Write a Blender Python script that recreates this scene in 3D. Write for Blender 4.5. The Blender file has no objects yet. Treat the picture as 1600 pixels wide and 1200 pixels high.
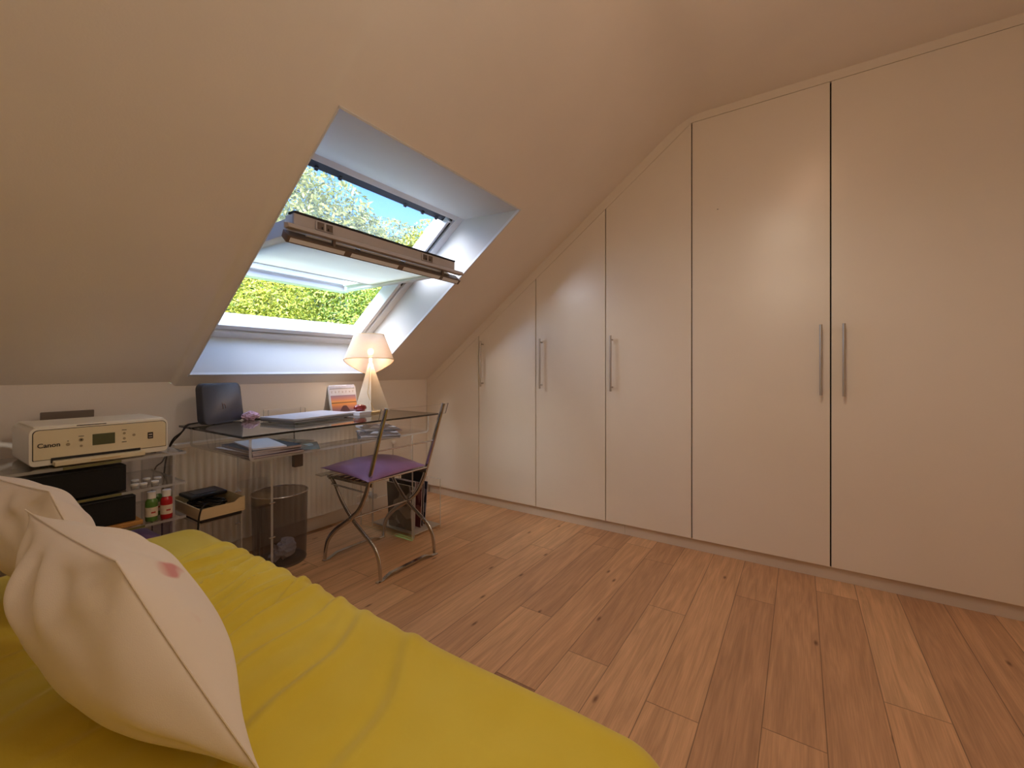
import bpy, bmesh, math, random
from math import pi, sin, cos, tan, radians, sqrt
from mathutils import Vector, Matrix, noise
C = bpy.context.scene.collection
S = bpy.context.scene

# ------------------------------------------------------------------ camera, sky, sun, exposure
cam_data = bpy.data.cameras.new('camera')
cam = bpy.data.objects.new('camera', cam_data)
C.objects.link(cam)
YAW = math.atan(450 / 673.0)
cam.location = (0, 0, 1.03)
cam.rotation_euler = (pi / 2, 0, YAW - pi / 2)
cam_data.sensor_width = 36.0
cam_data.lens = 36.0 * 673.0 / 1600.0
cam_data.shift_y = -23.0 / 1600.0
cam_data.clip_start = 0.02
cam_data.clip_end = 500
S.camera = cam

world = bpy.data.worlds.new('sky')
S.world = world
world.use_nodes = True
wn = world.node_tree
wn.nodes.clear()
wo = wn.nodes.new('ShaderNodeOutputWorld')
wb = wn.nodes.new('ShaderNodeBackground')
ws = wn.nodes.new('ShaderNodeTexSky')
ws.sky_type = 'NISHITA'
ws.sun_disc = False
ws.sun_elevation = radians(42)
ws.sun_rotation = radians(200)
ws.altitude = 300
ws.ozone_density = 2.2
ws.dust_density = 0.4
ws.air_density = 1.0
wb.inputs['Strength'].default_value = 0.56
# sky brightened high overhead to add daylight indoors, clear blue lower down
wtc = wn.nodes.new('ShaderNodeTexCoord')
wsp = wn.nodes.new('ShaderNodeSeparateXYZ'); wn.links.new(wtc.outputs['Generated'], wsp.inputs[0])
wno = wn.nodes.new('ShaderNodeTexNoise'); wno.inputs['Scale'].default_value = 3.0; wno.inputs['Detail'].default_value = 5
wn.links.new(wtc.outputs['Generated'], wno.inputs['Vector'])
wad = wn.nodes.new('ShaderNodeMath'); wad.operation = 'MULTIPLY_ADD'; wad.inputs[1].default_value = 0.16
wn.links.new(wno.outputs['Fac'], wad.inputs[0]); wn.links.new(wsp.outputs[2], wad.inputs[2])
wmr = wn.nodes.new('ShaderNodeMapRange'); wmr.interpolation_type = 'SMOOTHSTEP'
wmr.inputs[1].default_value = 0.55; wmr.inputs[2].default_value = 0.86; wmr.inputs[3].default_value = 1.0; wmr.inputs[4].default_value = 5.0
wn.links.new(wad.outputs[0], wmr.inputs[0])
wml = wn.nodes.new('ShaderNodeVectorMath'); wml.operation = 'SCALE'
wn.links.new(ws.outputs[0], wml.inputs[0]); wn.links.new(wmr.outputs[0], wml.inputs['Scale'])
wtn = wn.nodes.new('ShaderNodeMapRange'); wtn.data_type = 'FLOAT_VECTOR'
wtn.inputs[7].default_value = (0.55,) * 3; wtn.inputs[8].default_value = (0.80,) * 3
wtn.inputs[9].default_value = (0.50, 0.74, 1.05); wtn.inputs[10].default_value = (1.0, 1.0, 1.0)
wn.links.new(wad.outputs[0], wtn.inputs[6])
wmc = wn.nodes.new('ShaderNodeVectorMath'); wmc.operation = 'MULTIPLY'
wn.links.new(wml.outputs[0], wmc.inputs[0]); wn.links.new(wtn.outputs[1], wmc.inputs[1])
# haze lobe added on the sun's side (west, high) to light wardrobe doors
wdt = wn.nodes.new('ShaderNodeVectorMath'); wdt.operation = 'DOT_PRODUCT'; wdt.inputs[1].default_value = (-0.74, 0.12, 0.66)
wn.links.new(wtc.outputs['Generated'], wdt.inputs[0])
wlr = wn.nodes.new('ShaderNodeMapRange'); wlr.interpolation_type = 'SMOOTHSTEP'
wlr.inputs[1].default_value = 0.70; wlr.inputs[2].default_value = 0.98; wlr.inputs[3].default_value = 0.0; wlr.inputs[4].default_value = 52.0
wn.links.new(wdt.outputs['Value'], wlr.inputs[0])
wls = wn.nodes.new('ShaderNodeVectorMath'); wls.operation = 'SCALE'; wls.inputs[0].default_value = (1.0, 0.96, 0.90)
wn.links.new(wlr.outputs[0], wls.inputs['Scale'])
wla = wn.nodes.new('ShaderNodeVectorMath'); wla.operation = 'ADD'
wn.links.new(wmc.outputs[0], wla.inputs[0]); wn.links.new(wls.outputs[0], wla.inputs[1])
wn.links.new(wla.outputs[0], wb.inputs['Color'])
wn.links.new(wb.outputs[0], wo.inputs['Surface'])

sun_d = bpy.data.lights.new('sun', 'SUN')
sun_d.energy = 1.7
sun_d.angle = radians(0.6)
sun_d.color = (1.0, 0.93, 0.80)
sun = bpy.data.objects.new('sun', sun_d)
C.objects.link(sun)
sun_dir = Vector((0.50, 0.62, -0.62)).normalized()       # travels towards +Y: the roof keeps it out of the room
sun.rotation_euler = sun_dir.to_track_quat('-Z', 'Y').to_euler()

# warm ceiling lamps plus an added fill (above the top edge of the picture)
def lamp_light(name, loc, power, col=(1.0, 0.60, 0.33), rad=0.06):
    d = bpy.data.lights.new(name, 'POINT')
    d.energy = power; d.color = col; d.shadow_soft_size = rad
    o = bpy.data.objects.new(name, d); o.location = loc; C.objects.link(o)
    return o
lamp_light('ceiling_spot_light', (1.45, -0.06, 2.33), 1.9, col=(1.0, 0.62, 0.40), rad=0.05)
lamp_light('warm_fill_light', (0.55, 0.12, 1.78), 6.5, col=(1.0, 0.85, 0.68), rad=0.20)  # unseen fill, added to lift the dim left side of the room
dl_d = bpy.data.lights.new('ceiling_downlight', 'SPOT')
dl_d.energy = 20.0; dl_d.color = (1.0, 0.83, 0.66); dl_d.spot_size = radians(168); dl_d.spot_blend = 0.7; dl_d.shadow_soft_size = 0.12
dl = bpy.data.objects.new('ceiling_downlight', dl_d); dl.location = (1.15, 0.10, 2.20); C.objects.link(dl)
# daylight sampling through the roof window (a portal gives no light of its own)
pd = bpy.data.lights.new('window_portal', 'AREA')
pd.shape = 'RECTANGLE'; pd.size = 1.12; pd.size_y = 1.55
pd.cycles.is_portal = True
po = bpy.data.objects.new('window_portal', pd)
po.location = (1.45, 2.18, 1.60)
po.rotation_euler = Vector((0, -0.611, -0.792)).to_track_quat('-Z', 'X').to_euler()
po.location = Vector((1.45, 2.175, 1.573)) + Vector((0, 0.611, 0.792)) * 0.02
pd.size = 1.5; pd.size_y = 1.2
C.objects.link(po)

S.view_settings.view_transform = 'Standard'
S.view_settings.look = 'None'
S.view_settings.exposure = 0.0
S.view_settings.gamma = 1.0
S.view_settings.use_curve_mapping = False
try:
    S.cycles.transparent_max_bounces = 40
    S.cycles.max_bounces = 14
    S.cycles.transmission_bounces = 12
    S.cycles.diffuse_bounces = 6
    S.cycles.sample_clamp_indirect = 4.0
    S.cycles.caustics_refractive = False
    S.cycles.caustics_reflective = False
except Exception:
    pass

# ------------------------------------------------------------------ materials
MATS = {}
def nmat(name):
    m = bpy.data.materials.new(name); m.use_nodes = True
    nt = m.node_tree
    b = nt.nodes['Principled BSDF']
    MATS[name] = m
    return m, nt, b
def lin(c):
    return tuple((x / 12.92 if x <= 0.04045 else ((x + 0.055) / 1.055) ** 2.4) for x in [v / 255.0 for v in c])
def mat(name, rgb, rough=0.5, metal=0.0, spec=0.5, vary=0.06, nscale=12.0, bump=0.0, bscale=60.0, sheen=0.0, stretch=None, sss=0.0):
    """procedural surface: base colour with slight noise variation and a noise bump"""
    m, nt, b = nmat(name)
    c = lin(rgb)
    tc = nt.nodes.new('ShaderNodeTexCoord')
    mp = nt.nodes.new('ShaderNodeMapping')
    nt.links.new(tc.outputs['Object'], mp.inputs['Vector'])
    if stretch: mp.inputs['Scale'].default_value = stretch
    n = nt.nodes.new('ShaderNodeTexNoise'); n.inputs['Scale'].default_value = nscale; n.inputs['Detail'].default_value = 5
    nt.links.new(mp.outputs[0], n.inputs['Vector'])
    r = nt.nodes.new('ShaderNodeValToRGB')
    r.color_ramp.elements[0].position = 0.3; r.color_ramp.elements[1].position = 0.7
    r.color_ramp.elements[0].color = tuple(x * (1 - vary) for x in c) + (1,)
    r.color_ramp.elements[1].color = tuple(min(1, x * (1 + vary)) for x in c) + (1,)
    nt.links.new(n.outputs['Fac'], r.inputs['Fac'])
    nt.links.new(r.outputs['Color'], b.inputs['Base Color'])
    b.inputs['Roughness'].default_value = rough
    b.inputs['Metallic'].default_value = metal
    b.inputs['Specular IOR Level'].default_value = spec
    if sheen: b.inputs['Sheen Weight'].default_value = sheen
    if bump:
        n2 = nt.nodes.new('ShaderNodeTexNoise'); n2.inputs['Scale'].default_value = bscale; n2.inputs['Detail'].default_value = 4
        nt.links.new(mp.outputs[0], n2.inputs['Vector'])
        bp = nt.nodes.new('ShaderNodeBump'); bp.inputs['Strength'].default_value = bump; bp.inputs['Distance'].default_value = 0.004
        nt.links.new(n2.outputs['Fac'], bp.inputs['Height'])
        nt.links.new(bp.outputs[0], b.inputs['Normal'])
    return m
def clear(name, tint, ior=1.49, rough=0.02, body=0.0, body_col=(0.8, 0.8, 0.8)):
    """thin clear sheet: see-through with Fresnel gloss, plus an optional milky share"""
    m = bpy.data.materials.new(name); m.use_nodes = True; nt = m.node_tree; nt.nodes.clear()
    out = nt.nodes.new('ShaderNodeOutputMaterial')
    t = nt.nodes.new('ShaderNodeBsdfTransparent'); t.inputs[0].default_value = tuple(tint) + (1,)
    g = nt.nodes.new('ShaderNodeBsdfGlossy'); g.inputs['Roughness'].default_value = rough
    lw = nt.nodes.new('ShaderNodeLayerWeight'); lw.inputs['Blend'].default_value = 0.5
    pw = nt.nodes.new('ShaderNodeMath'); pw.operation = 'POWER'; pw.inputs[1].default_value = 4.5
    nt.links.new(lw.outputs['Facing'], pw.inputs[0])
    f0 = ((ior - 1) / (ior + 1)) ** 2
    fr = nt.nodes.new('ShaderNodeMath'); fr.operation = 'MULTIPLY_ADD'; fr.inputs[1].default_value = 1 - f0; fr.inputs[2].default_value = f0; fr.use_clamp = True
    nt.links.new(pw.outputs[0], fr.inputs[0])
    n = nt.nodes.new('ShaderNodeTexNoise'); n.inputs['Scale'].default_value = 9.0
    ad = nt.nodes.new('ShaderNodeMapRange'); ad.inputs[3].default_value = rough * 0.7; ad.inputs[4].default_value = rough * 1.5
    nt.links.new(n.outputs['Fac'], ad.inputs[0]); nt.links.new(ad.outputs[0], g.inputs['Roughness'])
    mx = nt.nodes.new('ShaderNodeMixShader')
    nt.links.new(fr.outputs[0], mx.inputs[0]); nt.links.new(t.outputs[0], mx.inputs[1]); nt.links.new(g.outputs[0], mx.inputs[2])
    last = mx
    if body > 0:
        d = nt.nodes.new('ShaderNodeBsdfDiffuse'); d.inputs[0].default_value = tuple(body_col) + (1,)
        tr = nt.nodes.new('ShaderNodeBsdfTranslucent'); tr.inputs[0].default_value = tuple(body_col) + (1,)
        dm = nt.nodes.new('ShaderNodeMixShader'); dm.inputs[0].default_value = 0.5
        nt.links.new(d.outputs[0], dm.inputs[1]); nt.links.new(tr.outputs[0], dm.inputs[2])
        m2 = nt.nodes.new('ShaderNodeMixShader'); m2.inputs[0].default_value = body
        nt.links.new(mx.outputs[0], m2.inputs[1]); nt.links.new(dm.outputs[0], m2.inputs[2])
        last = m2
    nt.links.new(last.outputs[0], out.inputs[0])
    return m
def fabric_trans(name, rgb, trans=0.5, rough=0.9, weave=400.0):
    m, nt, b = nmat(name)
    c = lin(rgb)
    out = nt.nodes['Material Output']
    n = nt.nodes.new('ShaderNodeTexNoise'); n.inputs['Scale'].default_value = weave
    tc = nt.nodes.new('ShaderNodeTexCoord'); nt.links.new(tc.outputs['Object'], n.inputs['Vector'])
    r = nt.nodes.new('ShaderNodeValToRGB')
    r.color_ramp.elements[0].color = tuple(x * 0.86 for x in c) + (1,); r.color_ramp.elements[1].color = tuple(min(1, x * 1.08) for x in c) + (1,)
    nt.links.new(n.outputs['Fac'], r.inputs[0])
    nt.links.new(r.outputs[0], b.inputs['Base Color']); b.inputs['Roughness'].default_value = rough
    t = nt.nodes.new('ShaderNodeBsdfTranslucent'); nt.links.new(r.outputs[0], t.inputs[0])
    mx = nt.nodes.new('ShaderNodeMixShader'); mx.inputs[0].default_value = trans
    nt.links.new(b.outputs[0], mx.inputs[1]); nt.links.new(t.outputs[0], mx.inputs[2]); nt.links.new(mx.outputs[0], out.inputs[0])
    return m
def emit(name, col, strength):
    m, nt, b = nmat(name)
    b.inputs['Base Color'].default_value = tuple(col) + (1,)
    b.inputs['Emission Color'].default_value = tuple(col) + (1,)
    b.inputs['Emission Strength'].default_value = strength
    return m

M = {}
M['wall'] = mat('wall_paint', (240, 233, 225), 0.75, vary=0.02, nscale=3, bump=0.12, bscale=180)
M['reveal'] = mat('reveal_paint', (206, 206, 206), 0.5, vary=0.015, nscale=4, bump=0.05, bscale=120)
M['laminate'] = mat('cream_laminate', (236, 226, 211), 0.30, spec=1.0, vary=0.012, nscale=4, bump=0.03, bscale=300)
M['plinth'] = mat('plinth_laminate', (214, 200, 184), 0.42, vary=0.02, nscale=5, bump=0.02)
M['dark'] = mat('carcass_shadow', (30, 20, 15), 0.8, vary=0.02)
M['steel'] = mat('brushed_steel', (196, 188, 178), 0.32, metal=1.0, vary=0.05, nscale=40, stretch=(1, 1, 0.1))
M['chrome'] = mat('polished_steel', (200, 199, 200), 0.17, metal=1.0, vary=0.12, nscale=14)
M['white_frame'] = mat('white_window_frame', (222, 224, 228), 0.38, vary=0.015, nscale=6)
M['alu'] = mat('grey_lacquer_rail', (190, 180, 174), 0.45, vary=0.04, nscale=8)
M['flap'] = mat('brown_grey_flap', (112, 98, 88), 0.4, metal=0.3, vary=0.06, nscale=10)
M['gasket'] = mat('black_rubber', (28, 28, 30), 0.6, vary=0.1)
M['casing'] = mat('dark_blue_grey_casing', (46, 52, 66), 0.45, vary=0.12, nscale=30)
M['blind'] = fabric_trans('pale_blind_cloth', (232, 232, 222), 0.5, weave=300)
M['pane'] = clear('window_glass', (0.95, 0.97, 0.96), ior=1.45, rough=0.01)
M['awning'] = clear('hazy_awning_net', (0.74, 0.78, 0.86), ior=1.02, rough=0.3, body=0.03, body_col=(0.80, 0.84, 0.95))
M['acrylic'] = clear('clear_acrylic', (0.985, 0.982, 0.975), ior=1.38, rough=0.02)
M['acrylic_edge'] = clear('acrylic_edge', (0.80, 0.78, 0.74), ior=1.5, rough=0.08, body=0.55, body_col=(0.92, 0.90, 0.86))
M['smoke'] = clear('smoke_grey_plastic', (0.54, 0.50, 0.47), ior=1.6, rough=0.14, body=0.14, body_col=(0.42, 0.38, 0.36))
M['glass_top'] = clear('desk_glass', (0.90, 0.93, 0.91), ior=1.85, rough=0.008)
M['glass_edge'] = mat('dark_glass_edge', (14, 20, 18), 0.12, vary=0.1)
M['radiator'] = mat('radiator_enamel', (240, 234, 224), 0.4, vary=0.02)
M['printer'] = mat('printer_white_plastic', (238, 234, 222), 0.42, vary=0.02, bump=0.04, bscale=500)
M['printer_front'] = mat('printer_cream_fascia', (222, 210, 180), 0.38, vary=0.02)
M['ink'] = mat('dark_print', (48, 42, 38), 0.6, vary=0.05)
M['lcd'] = mat('grey_green_screen', (84, 88, 58), 0.15, vary=0.05)
M['black'] = mat('black_plastic', (26, 25, 28), 0.45, vary=0.12, nscale=20, bump=0.05, bscale=300)
M['speaker_cloth'] = mat('black_speaker_cloth', (20, 19, 20), 0.85, vary=0.25, nscale=200, bump=0.3, bscale=600)
M['router'] = mat('router_black', (58, 60, 72), 0.42, vary=0.08, nscale=30)
M['wood'] = mat('honey_wood', (196, 140, 74), 0.5, vary=0.16, nscale=10, stretch=(1, 8, 8), bump=0.1)
M['base_wood'] = mat('pale_card_wood', (232, 222, 206), 0.55, vary=0.04, nscale=6, stretch=(1, 1, 4))
M['cord'] = mat('gold_cord', (206, 176, 126), 0.5)
M['cable'] = mat('black_cable', (18, 17, 17), 0.45)
M['silver'] = mat('laptop_silver', (206, 210, 226), 0.34, metal=0.1, vary=0.02)
M['paper'] = mat('white_paper', (226, 226, 238), 0.8, vary=0.02)
M['paper_edge'] = mat('paper_block', (176, 166, 170), 0.8, vary=0.2, nscale=300, stretch=(0.02, 0.02, 1))
M['folder'] = mat('plum_folder', (70, 48, 62), 0.6, vary=0.1)
M['navy'] = mat('navy_folder', (34, 34, 48), 0.5, vary=0.1)
M['crystal'] = mat('pink_crystal', (214, 176, 200), 0.25, vary=0.25, nscale=60, bump=0.6, bscale=120)
M['beige'] = mat('beige_plastic', (208, 186, 146), 0.45, vary=0.03)
M['bottle_red'] = mat('red_paint_plastic', (176, 22, 34), 0.3, vary=0.1)
M['bottle_green'] = mat('green_paint_plastic', (86, 128, 56), 0.3, vary=0.1)
M['cap'] = mat('white_cap', (230, 228, 226), 0.4, vary=0.02)
M['label'] = mat('bottle_label', (220, 204, 184), 0.6, vary=0.12, nscale=60)
M['label_mark'] = mat('label_red_mark', (176, 60, 54), 0.6)
M['olive'] = mat('olive_reflection', (112, 108, 62), 0.5, vary=0.15, nscale=40)
M['grass'] = mat('lawn', (96, 130, 50), 0.9, vary=0.3, nscale=2, bump=0.5, bscale=20)
M['bark'] = mat('bark', (92, 74, 56), 0.9, vary=0.2, nscale=8, bump=0.6, bscale=20, stretch=(1, 1, 0.2))
M['knee'] = M['wall']

def glass_red():
    m, nt, b = nmat('red_glass')
    n = nt.nodes.new('ShaderNodeTexNoise'); n.inputs['Scale'].default_value = 30
    r = nt.nodes.new('ShaderNodeValToRGB')
    r.color_ramp.elements[0].color = (0.25, 0.004, 0.01, 1); r.color_ramp.elements[1].color = (0.42, 0.012, 0.02, 1)
    nt.links.new(n.outputs[0], r.inputs[0]); nt.links.new(r.outputs[0], b.inputs['Base Color'])
    b.inputs['Roughness'].default_value = 0.03
    b.inputs['Transmission Weight'].default_value = 0.5
    b.inputs['Coat Weight'].default_value = 1.0
    return m
M['red_glass'] = glass_red()

def leaf_mat(name, c0, c1, c2):
    m, nt, b = nmat(name)
    out = nt.nodes['Material Output']
    at = nt.nodes.new('ShaderNodeAttribute'); at.attribute_name = 'tone'
    r = nt.nodes.new('ShaderNodeValToRGB')
    r.color_ramp.elements[0].color = lin(c0) + (1,); r.color_ramp.elements[1].color = lin(c2) + (1,)
    e = r.color_ramp.elements.new(0.5); e.color = lin(c1) + (1,)
    nt.links.new(at.outputs['Fac'], r.inputs[0]); nt.links.new(r.outputs[0], b.inputs['Base Color'])
    b.inputs['Roughness'].default_value = 0.45
    t = nt.nodes.new('ShaderNodeBsdfTranslucent'); nt.links.new(r.outputs[0], t.inputs[0])
    mx = nt.nodes.new('ShaderNodeMixShader'); mx.inputs[0].default_value = 0.35
    nt.links.new(b.outputs[0], mx.inputs[1]); nt.links.new(t.outputs[0], mx.inputs[2]); nt.links.new(mx.outputs[0], out.inputs[0])
    return m
M['leaf_a'] = leaf_mat('leaf_lime', (44, 66, 10), (138, 150, 28), (226, 216, 96))
M['leaf_b'] = leaf_mat('leaf_olive', (60, 76, 24), (132, 136, 52), (204, 192, 110))
M['leaf_c'] = leaf_mat('leaf_green', (34, 62, 14), (110, 138, 32), (206, 206, 92))

def floor_mat():
    m, nt, b = nmat('oak_boards')
    uv = nt.nodes.new('ShaderNodeUVMap'); uv.uv_map = 'board'
    at = nt.nodes.new('ShaderNodeAttribute'); at.attribute_name = 'tone'
    at2 = nt.nodes.new('ShaderNodeAttribute'); at2.attribute_name = 'seed'
    tc = nt.nodes.new('ShaderNodeTexCoord')
    # offset grain per board
    off = nt.nodes.new('ShaderNodeVectorMath'); off.operation = 'MULTIPLY_ADD'
    cmb = nt.nodes.new('ShaderNodeCombineXYZ')
    nt.links.new(at2.outputs['Fac'], cmb.inputs[0]); nt.links.new(at2.outputs['Fac'], cmb.inputs[1]); nt.links.new(at2.outputs['Fac'], cmb.inputs[2])
    nt.links.new(cmb.outputs[0], off.inputs[0]); off.inputs[1].default_value = (13, 29, 7)
    nt.links.new(tc.outputs['Object'], off.inputs[2])
    mp = nt.nodes.new('ShaderNodeMapping'); mp.inputs['Scale'].default_value = (0.9, 11, 1)
    nt.links.new(off.outputs[0], mp.inputs['Vector'])
    n1 = nt.nodes.new('ShaderNodeTexNoise'); n1.inputs['Scale'].default_value = 2.4; n1.inputs['Detail'].default_value = 6; n1.inputs['Distortion'].default_value = 1.6
    nt.links.new(mp.outputs[0], n1.inputs['Vector'])
    mp2 = nt.nodes.new('ShaderNodeMapping'); mp2.inputs['Scale'].default_value = (4, 120, 1)
    nt.links.new(off.outputs[0], mp2.inputs['Vector'])
    n2 = nt.nodes.new('ShaderNodeTexNoise'); n2.inputs['Scale'].default_value = 2.0; n2.inputs['Detail'].default_value = 3
    nt.links.new(mp2.outputs[0], n2.inputs['Vector'])
    base = nt.nodes.new('ShaderNodeValToRGB')
    base.color_ramp.elements[0].color = lin((154, 112, 86)) + (1,)
    base.color_ramp.elements[1].color = lin((238, 196, 152)) + (1,)
    e = base.color_ramp.elements.new(0.5); e.color = lin((216, 168, 126)) + (1,)
    nt.links.new(at.outputs['Fac'], base.inputs[0])
    g = nt.nodes.new('ShaderNodeValToRGB'); g.color_ramp.elements[0].position = 0.32; g.color_ramp.elements[1].position = 0.66
    g.color_ramp.elements[0].color = (0.70, 0.68, 0.66, 1); g.color_ramp.elements[1].color = (1.1, 1.1, 1.08, 1)
    nt.links.new(n1.outputs['Fac'], g.inputs[0])
    mul = nt.nodes.new('ShaderNodeMix'); mul.data_type = 'RGBA'; mul.blend_type = 'MULTIPLY'; mul.inputs[0].default_value = 0.65
    nt.links.new(base.outputs[0], mul.inputs[6]); nt.links.new(g.outputs[0], mul.inputs[7])
    g2 = nt.nodes.new('ShaderNodeValToRGB'); g2.color_ramp.elements[0].position = 0.35; g2.color_ramp.elements[1].position = 0.6
    g2.color_ramp.elements[0].color = (0.82, 0.8, 0.78, 1); g2.color_ramp.elements[1].color = (1.03, 1.03, 1.03, 1)
    nt.links.new(n2.outputs['Fac'], g2.inputs[0])
    mul2 = nt.nodes.new('ShaderNodeMix'); mul2.data_type = 'RGBA'; mul2.blend_type = 'MULTIPLY'; mul2.inputs[0].default_value = 0.6
    nt.links.new(mul.outputs[2], mul2.inputs[6]); nt.links.new(g2.outputs[0], mul2.inputs[7])
    # knots
    mp3 = nt.nodes.new('ShaderNodeMapping'); mp3.inputs['Scale'].default_value = (1.2, 3.4, 1)
    nt.links.new(off.outputs[0], mp3.inputs['Vector'])
    vo = nt.nodes.new('ShaderNodeTexVoronoi'); vo.inputs['Scale'].default_value = 1.0; vo.voronoi_dimensions = '2D'
    nt.links.new(mp3.outputs[0], vo.inputs['Vector'])
    kr = nt.nodes.new('ShaderNodeValToRGB'); kr.color_ramp.elements[0].position = 0.008; kr.color_ramp.elements[1].position = 0.030
    kr.color_ramp.elements[0].color = (0.25, 0.18, 0.14, 1); kr.color_ramp.elements[1].color = (1, 1, 1, 1)
    nt.links.new(vo.outputs['Distance'], kr.inputs[0])
    mul3 = nt.nodes.new('ShaderNodeMix'); mul3.data_type = 'RGBA'; mul3.blend_type = 'MULTIPLY'; mul3.inputs[0].default_value = 0.85
    nt.links.new(mul2.outputs[2], mul3.inputs[6]); nt.links.new(kr.outputs[0], mul3.inputs[7])
    # dark seams from the board uv (u = metres along, 0 at ends ; v across)
    sep = nt.nodes.new('ShaderNodeSeparateXYZ'); nt.links.new(uv.outputs[0], sep.inputs[0])
    mn = nt.nodes.new('ShaderNodeMath'); mn.operation = 'MINIMUM'
    nt.links.new(sep.outputs[0], mn.inputs[0]); nt.links.new(sep.outputs[1], mn.inputs[1])
    st = nt.nodes.new('ShaderNodeMapRange'); st.inputs[1].default_value = 0.0006; st.inputs[2].default_value = 0.0022
    st.inputs[3].default_value = 0.42; st.inputs[4].default_value = 1.0
    nt.links.new(mn.outputs[0], st.inputs[0])
    mul4 = nt.nodes.new('ShaderNodeMix'); mul4.data_type = 'RGBA'; mul4.blend_type = 'MULTIPLY'; mul4.inputs[0].default_value = 1.0
    nt.links.new(mul3.outputs[2], mul4.inputs[6]); nt.links.new(st.outputs[0], mul4.inputs[7])
    nt.links.new(mul4.outputs[2], b.inputs['Base Color'])
    b.inputs['Roughness'].default_value = 0.42
    b.inputs['Specular IOR Level'].default_value = 0.35
    bp = nt.nodes.new('ShaderNodeBump'); bp.inputs['Strength'].default_value = 0.15; bp.inputs['Distance'].default_value = 0.002
    nt.links.new(n2.outputs['Fac'], bp.inputs['Height']); nt.links.new(bp.outputs[0], b.inputs['Normal'])
    return m
M['floor'] = floor_mat()

def velvet(name, rgb, rgb2):
    m, nt, b = nmat(name)
    tc = nt.nodes.new('ShaderNodeTexCoord')
    n = nt.nodes.new('ShaderNodeTexNoise'); n.inputs['Scale'].default_value = 3.0; n.inputs['Detail'].default_value = 3
    nt.links.new(tc.outputs['Object'], n.inputs['Vector'])
    r = nt.nodes.new('ShaderNodeValToRGB'); r.color_ramp.elements[0].position = .3; r.color_ramp.elements[1].position = .7
    r.color_ramp.elements[0].color = lin(rgb) + (1,); r.color_ramp.elements[1].color = lin(rgb2) + (1,)
    nt.links.new(n.outputs[0], r.inputs[0]); nt.links.new(r.outputs[0], b.inputs['Base Color'])
    b.inputs['Roughness'].default_value = 0.8; b.inputs['Specular IOR Level'].default_value = 0.25
    b.inputs['Sheen Weight'].default_value = 0.45; b.inputs['Sheen Roughness'].default_value = 0.4
    b.inputs['Sheen Tint'].default_value = (1, 0.97, 0.75, 1)
    n2 = nt.nodes.new('ShaderNodeTexNoise'); n2.inputs['Scale'].default_value = 900
    nt.links.new(tc.outputs['Object'], n2.inputs['Vector'])
    bp = nt.nodes.new('ShaderNodeBump'); bp.inputs['Strength'].default_value = 0.2; bp.inputs['Distance'].default_value = 0.001
    nt.links.new(n2.outputs[0], bp.inputs['Height']); nt.links.new(bp.outputs[0], b.inputs['Normal'])
    return m
M['yellow'] = velvet('yellow_velvet', (212, 186, 52), (222, 200, 74))
M['purple'] = velvet('purple_satin', (132, 94, 140), (158, 120, 168))
MATS['purple_satin'].node_tree.nodes['Principled BSDF'].inputs['Sheen Tint'].default_value = (0.8, 0.8, 1, 1)
MATS['purple_satin'].node_tree.nodes['Principled BSDF'].inputs['Roughness'].default_value = 0.5

def pillow_mat():
    m, nt, b = nmat('cream_cotton_print')
    at = nt.nodes.new('ShaderNodeAttribute'); at.attribute_name = 'print'
    tc = nt.nodes.new('ShaderNodeTexCoord')
    v = nt.nodes.new('ShaderNodeTexVoronoi'); v.inputs['Scale'].default_value = 7.0
    nd = nt.nodes.new('ShaderNodeTexNoise'); nd.inputs['Scale'].default_value = 9
    nt.links.new(tc.outputs['Object'], nd.inputs['Vector'])
    add = nt.nodes.new('ShaderNodeVectorMath'); add.operation = 'MULTIPLY_ADD'
    nt.links.new(nd.outputs['Color'], add.inputs[0]); add.inputs[1].default_value = (0.12, 0.12, 0.12)
    nt.links.new(tc.outputs['Object'], add.inputs[2]); nt.links.new(add.outputs[0], v.inputs['Vector'])
    r = nt.nodes.new('ShaderNodeValToRGB'); r.color_ramp.elements[0].position = 0.22; r.color_ramp.elements[1].position = 0.27
    r.color_ramp.elements[0].color = (1, 1, 1, 1); r.color_ramp.elements[1].color = (0, 0, 0, 1)
    nt.links.new(v.outputs['Distance'], r.inputs[0])
    ml = nt.nodes.new('ShaderNodeMath'); ml.operation = 'MULTIPLY'
    nt.links.new(r.outputs[0], ml.inputs[0]); nt.links.new(at.outputs['Fac'], ml.inputs[1])
    mx = nt.nodes.new('ShaderNodeMix'); mx.data_type = 'RGBA'
    nt.links.new(ml.outputs[0], mx.inputs[0])
    mx.inputs[6].default_value = lin((226, 212, 196)) + (1,)
    mx.inputs[7].default_value = lin((204, 134, 128)) + (1,)
    nt.links.new(mx.outputs[2], b.inputs['Base Color'])
    b.inputs['Roughness'].default_value = 0.85; b.inputs['Sheen Weight'].default_value = 0.15
    n2 = nt.nodes.new('ShaderNodeTexNoise'); n2.inputs['Scale'].default_value = 700
    nt.links.new(tc.outputs['Object'], n2.inputs['Vector'])
    bp = nt.nodes.new('ShaderNodeBump'); bp.inputs['Strength'].default_value = 0.25; bp.inputs['Distance'].default_value = 0.001
    nt.links.new(n2.outputs[0], bp.inputs['Height']); nt.links.new(bp.outputs[0], b.inputs['Normal'])
    return m
M['cotton'] = pillow_mat()

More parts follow.
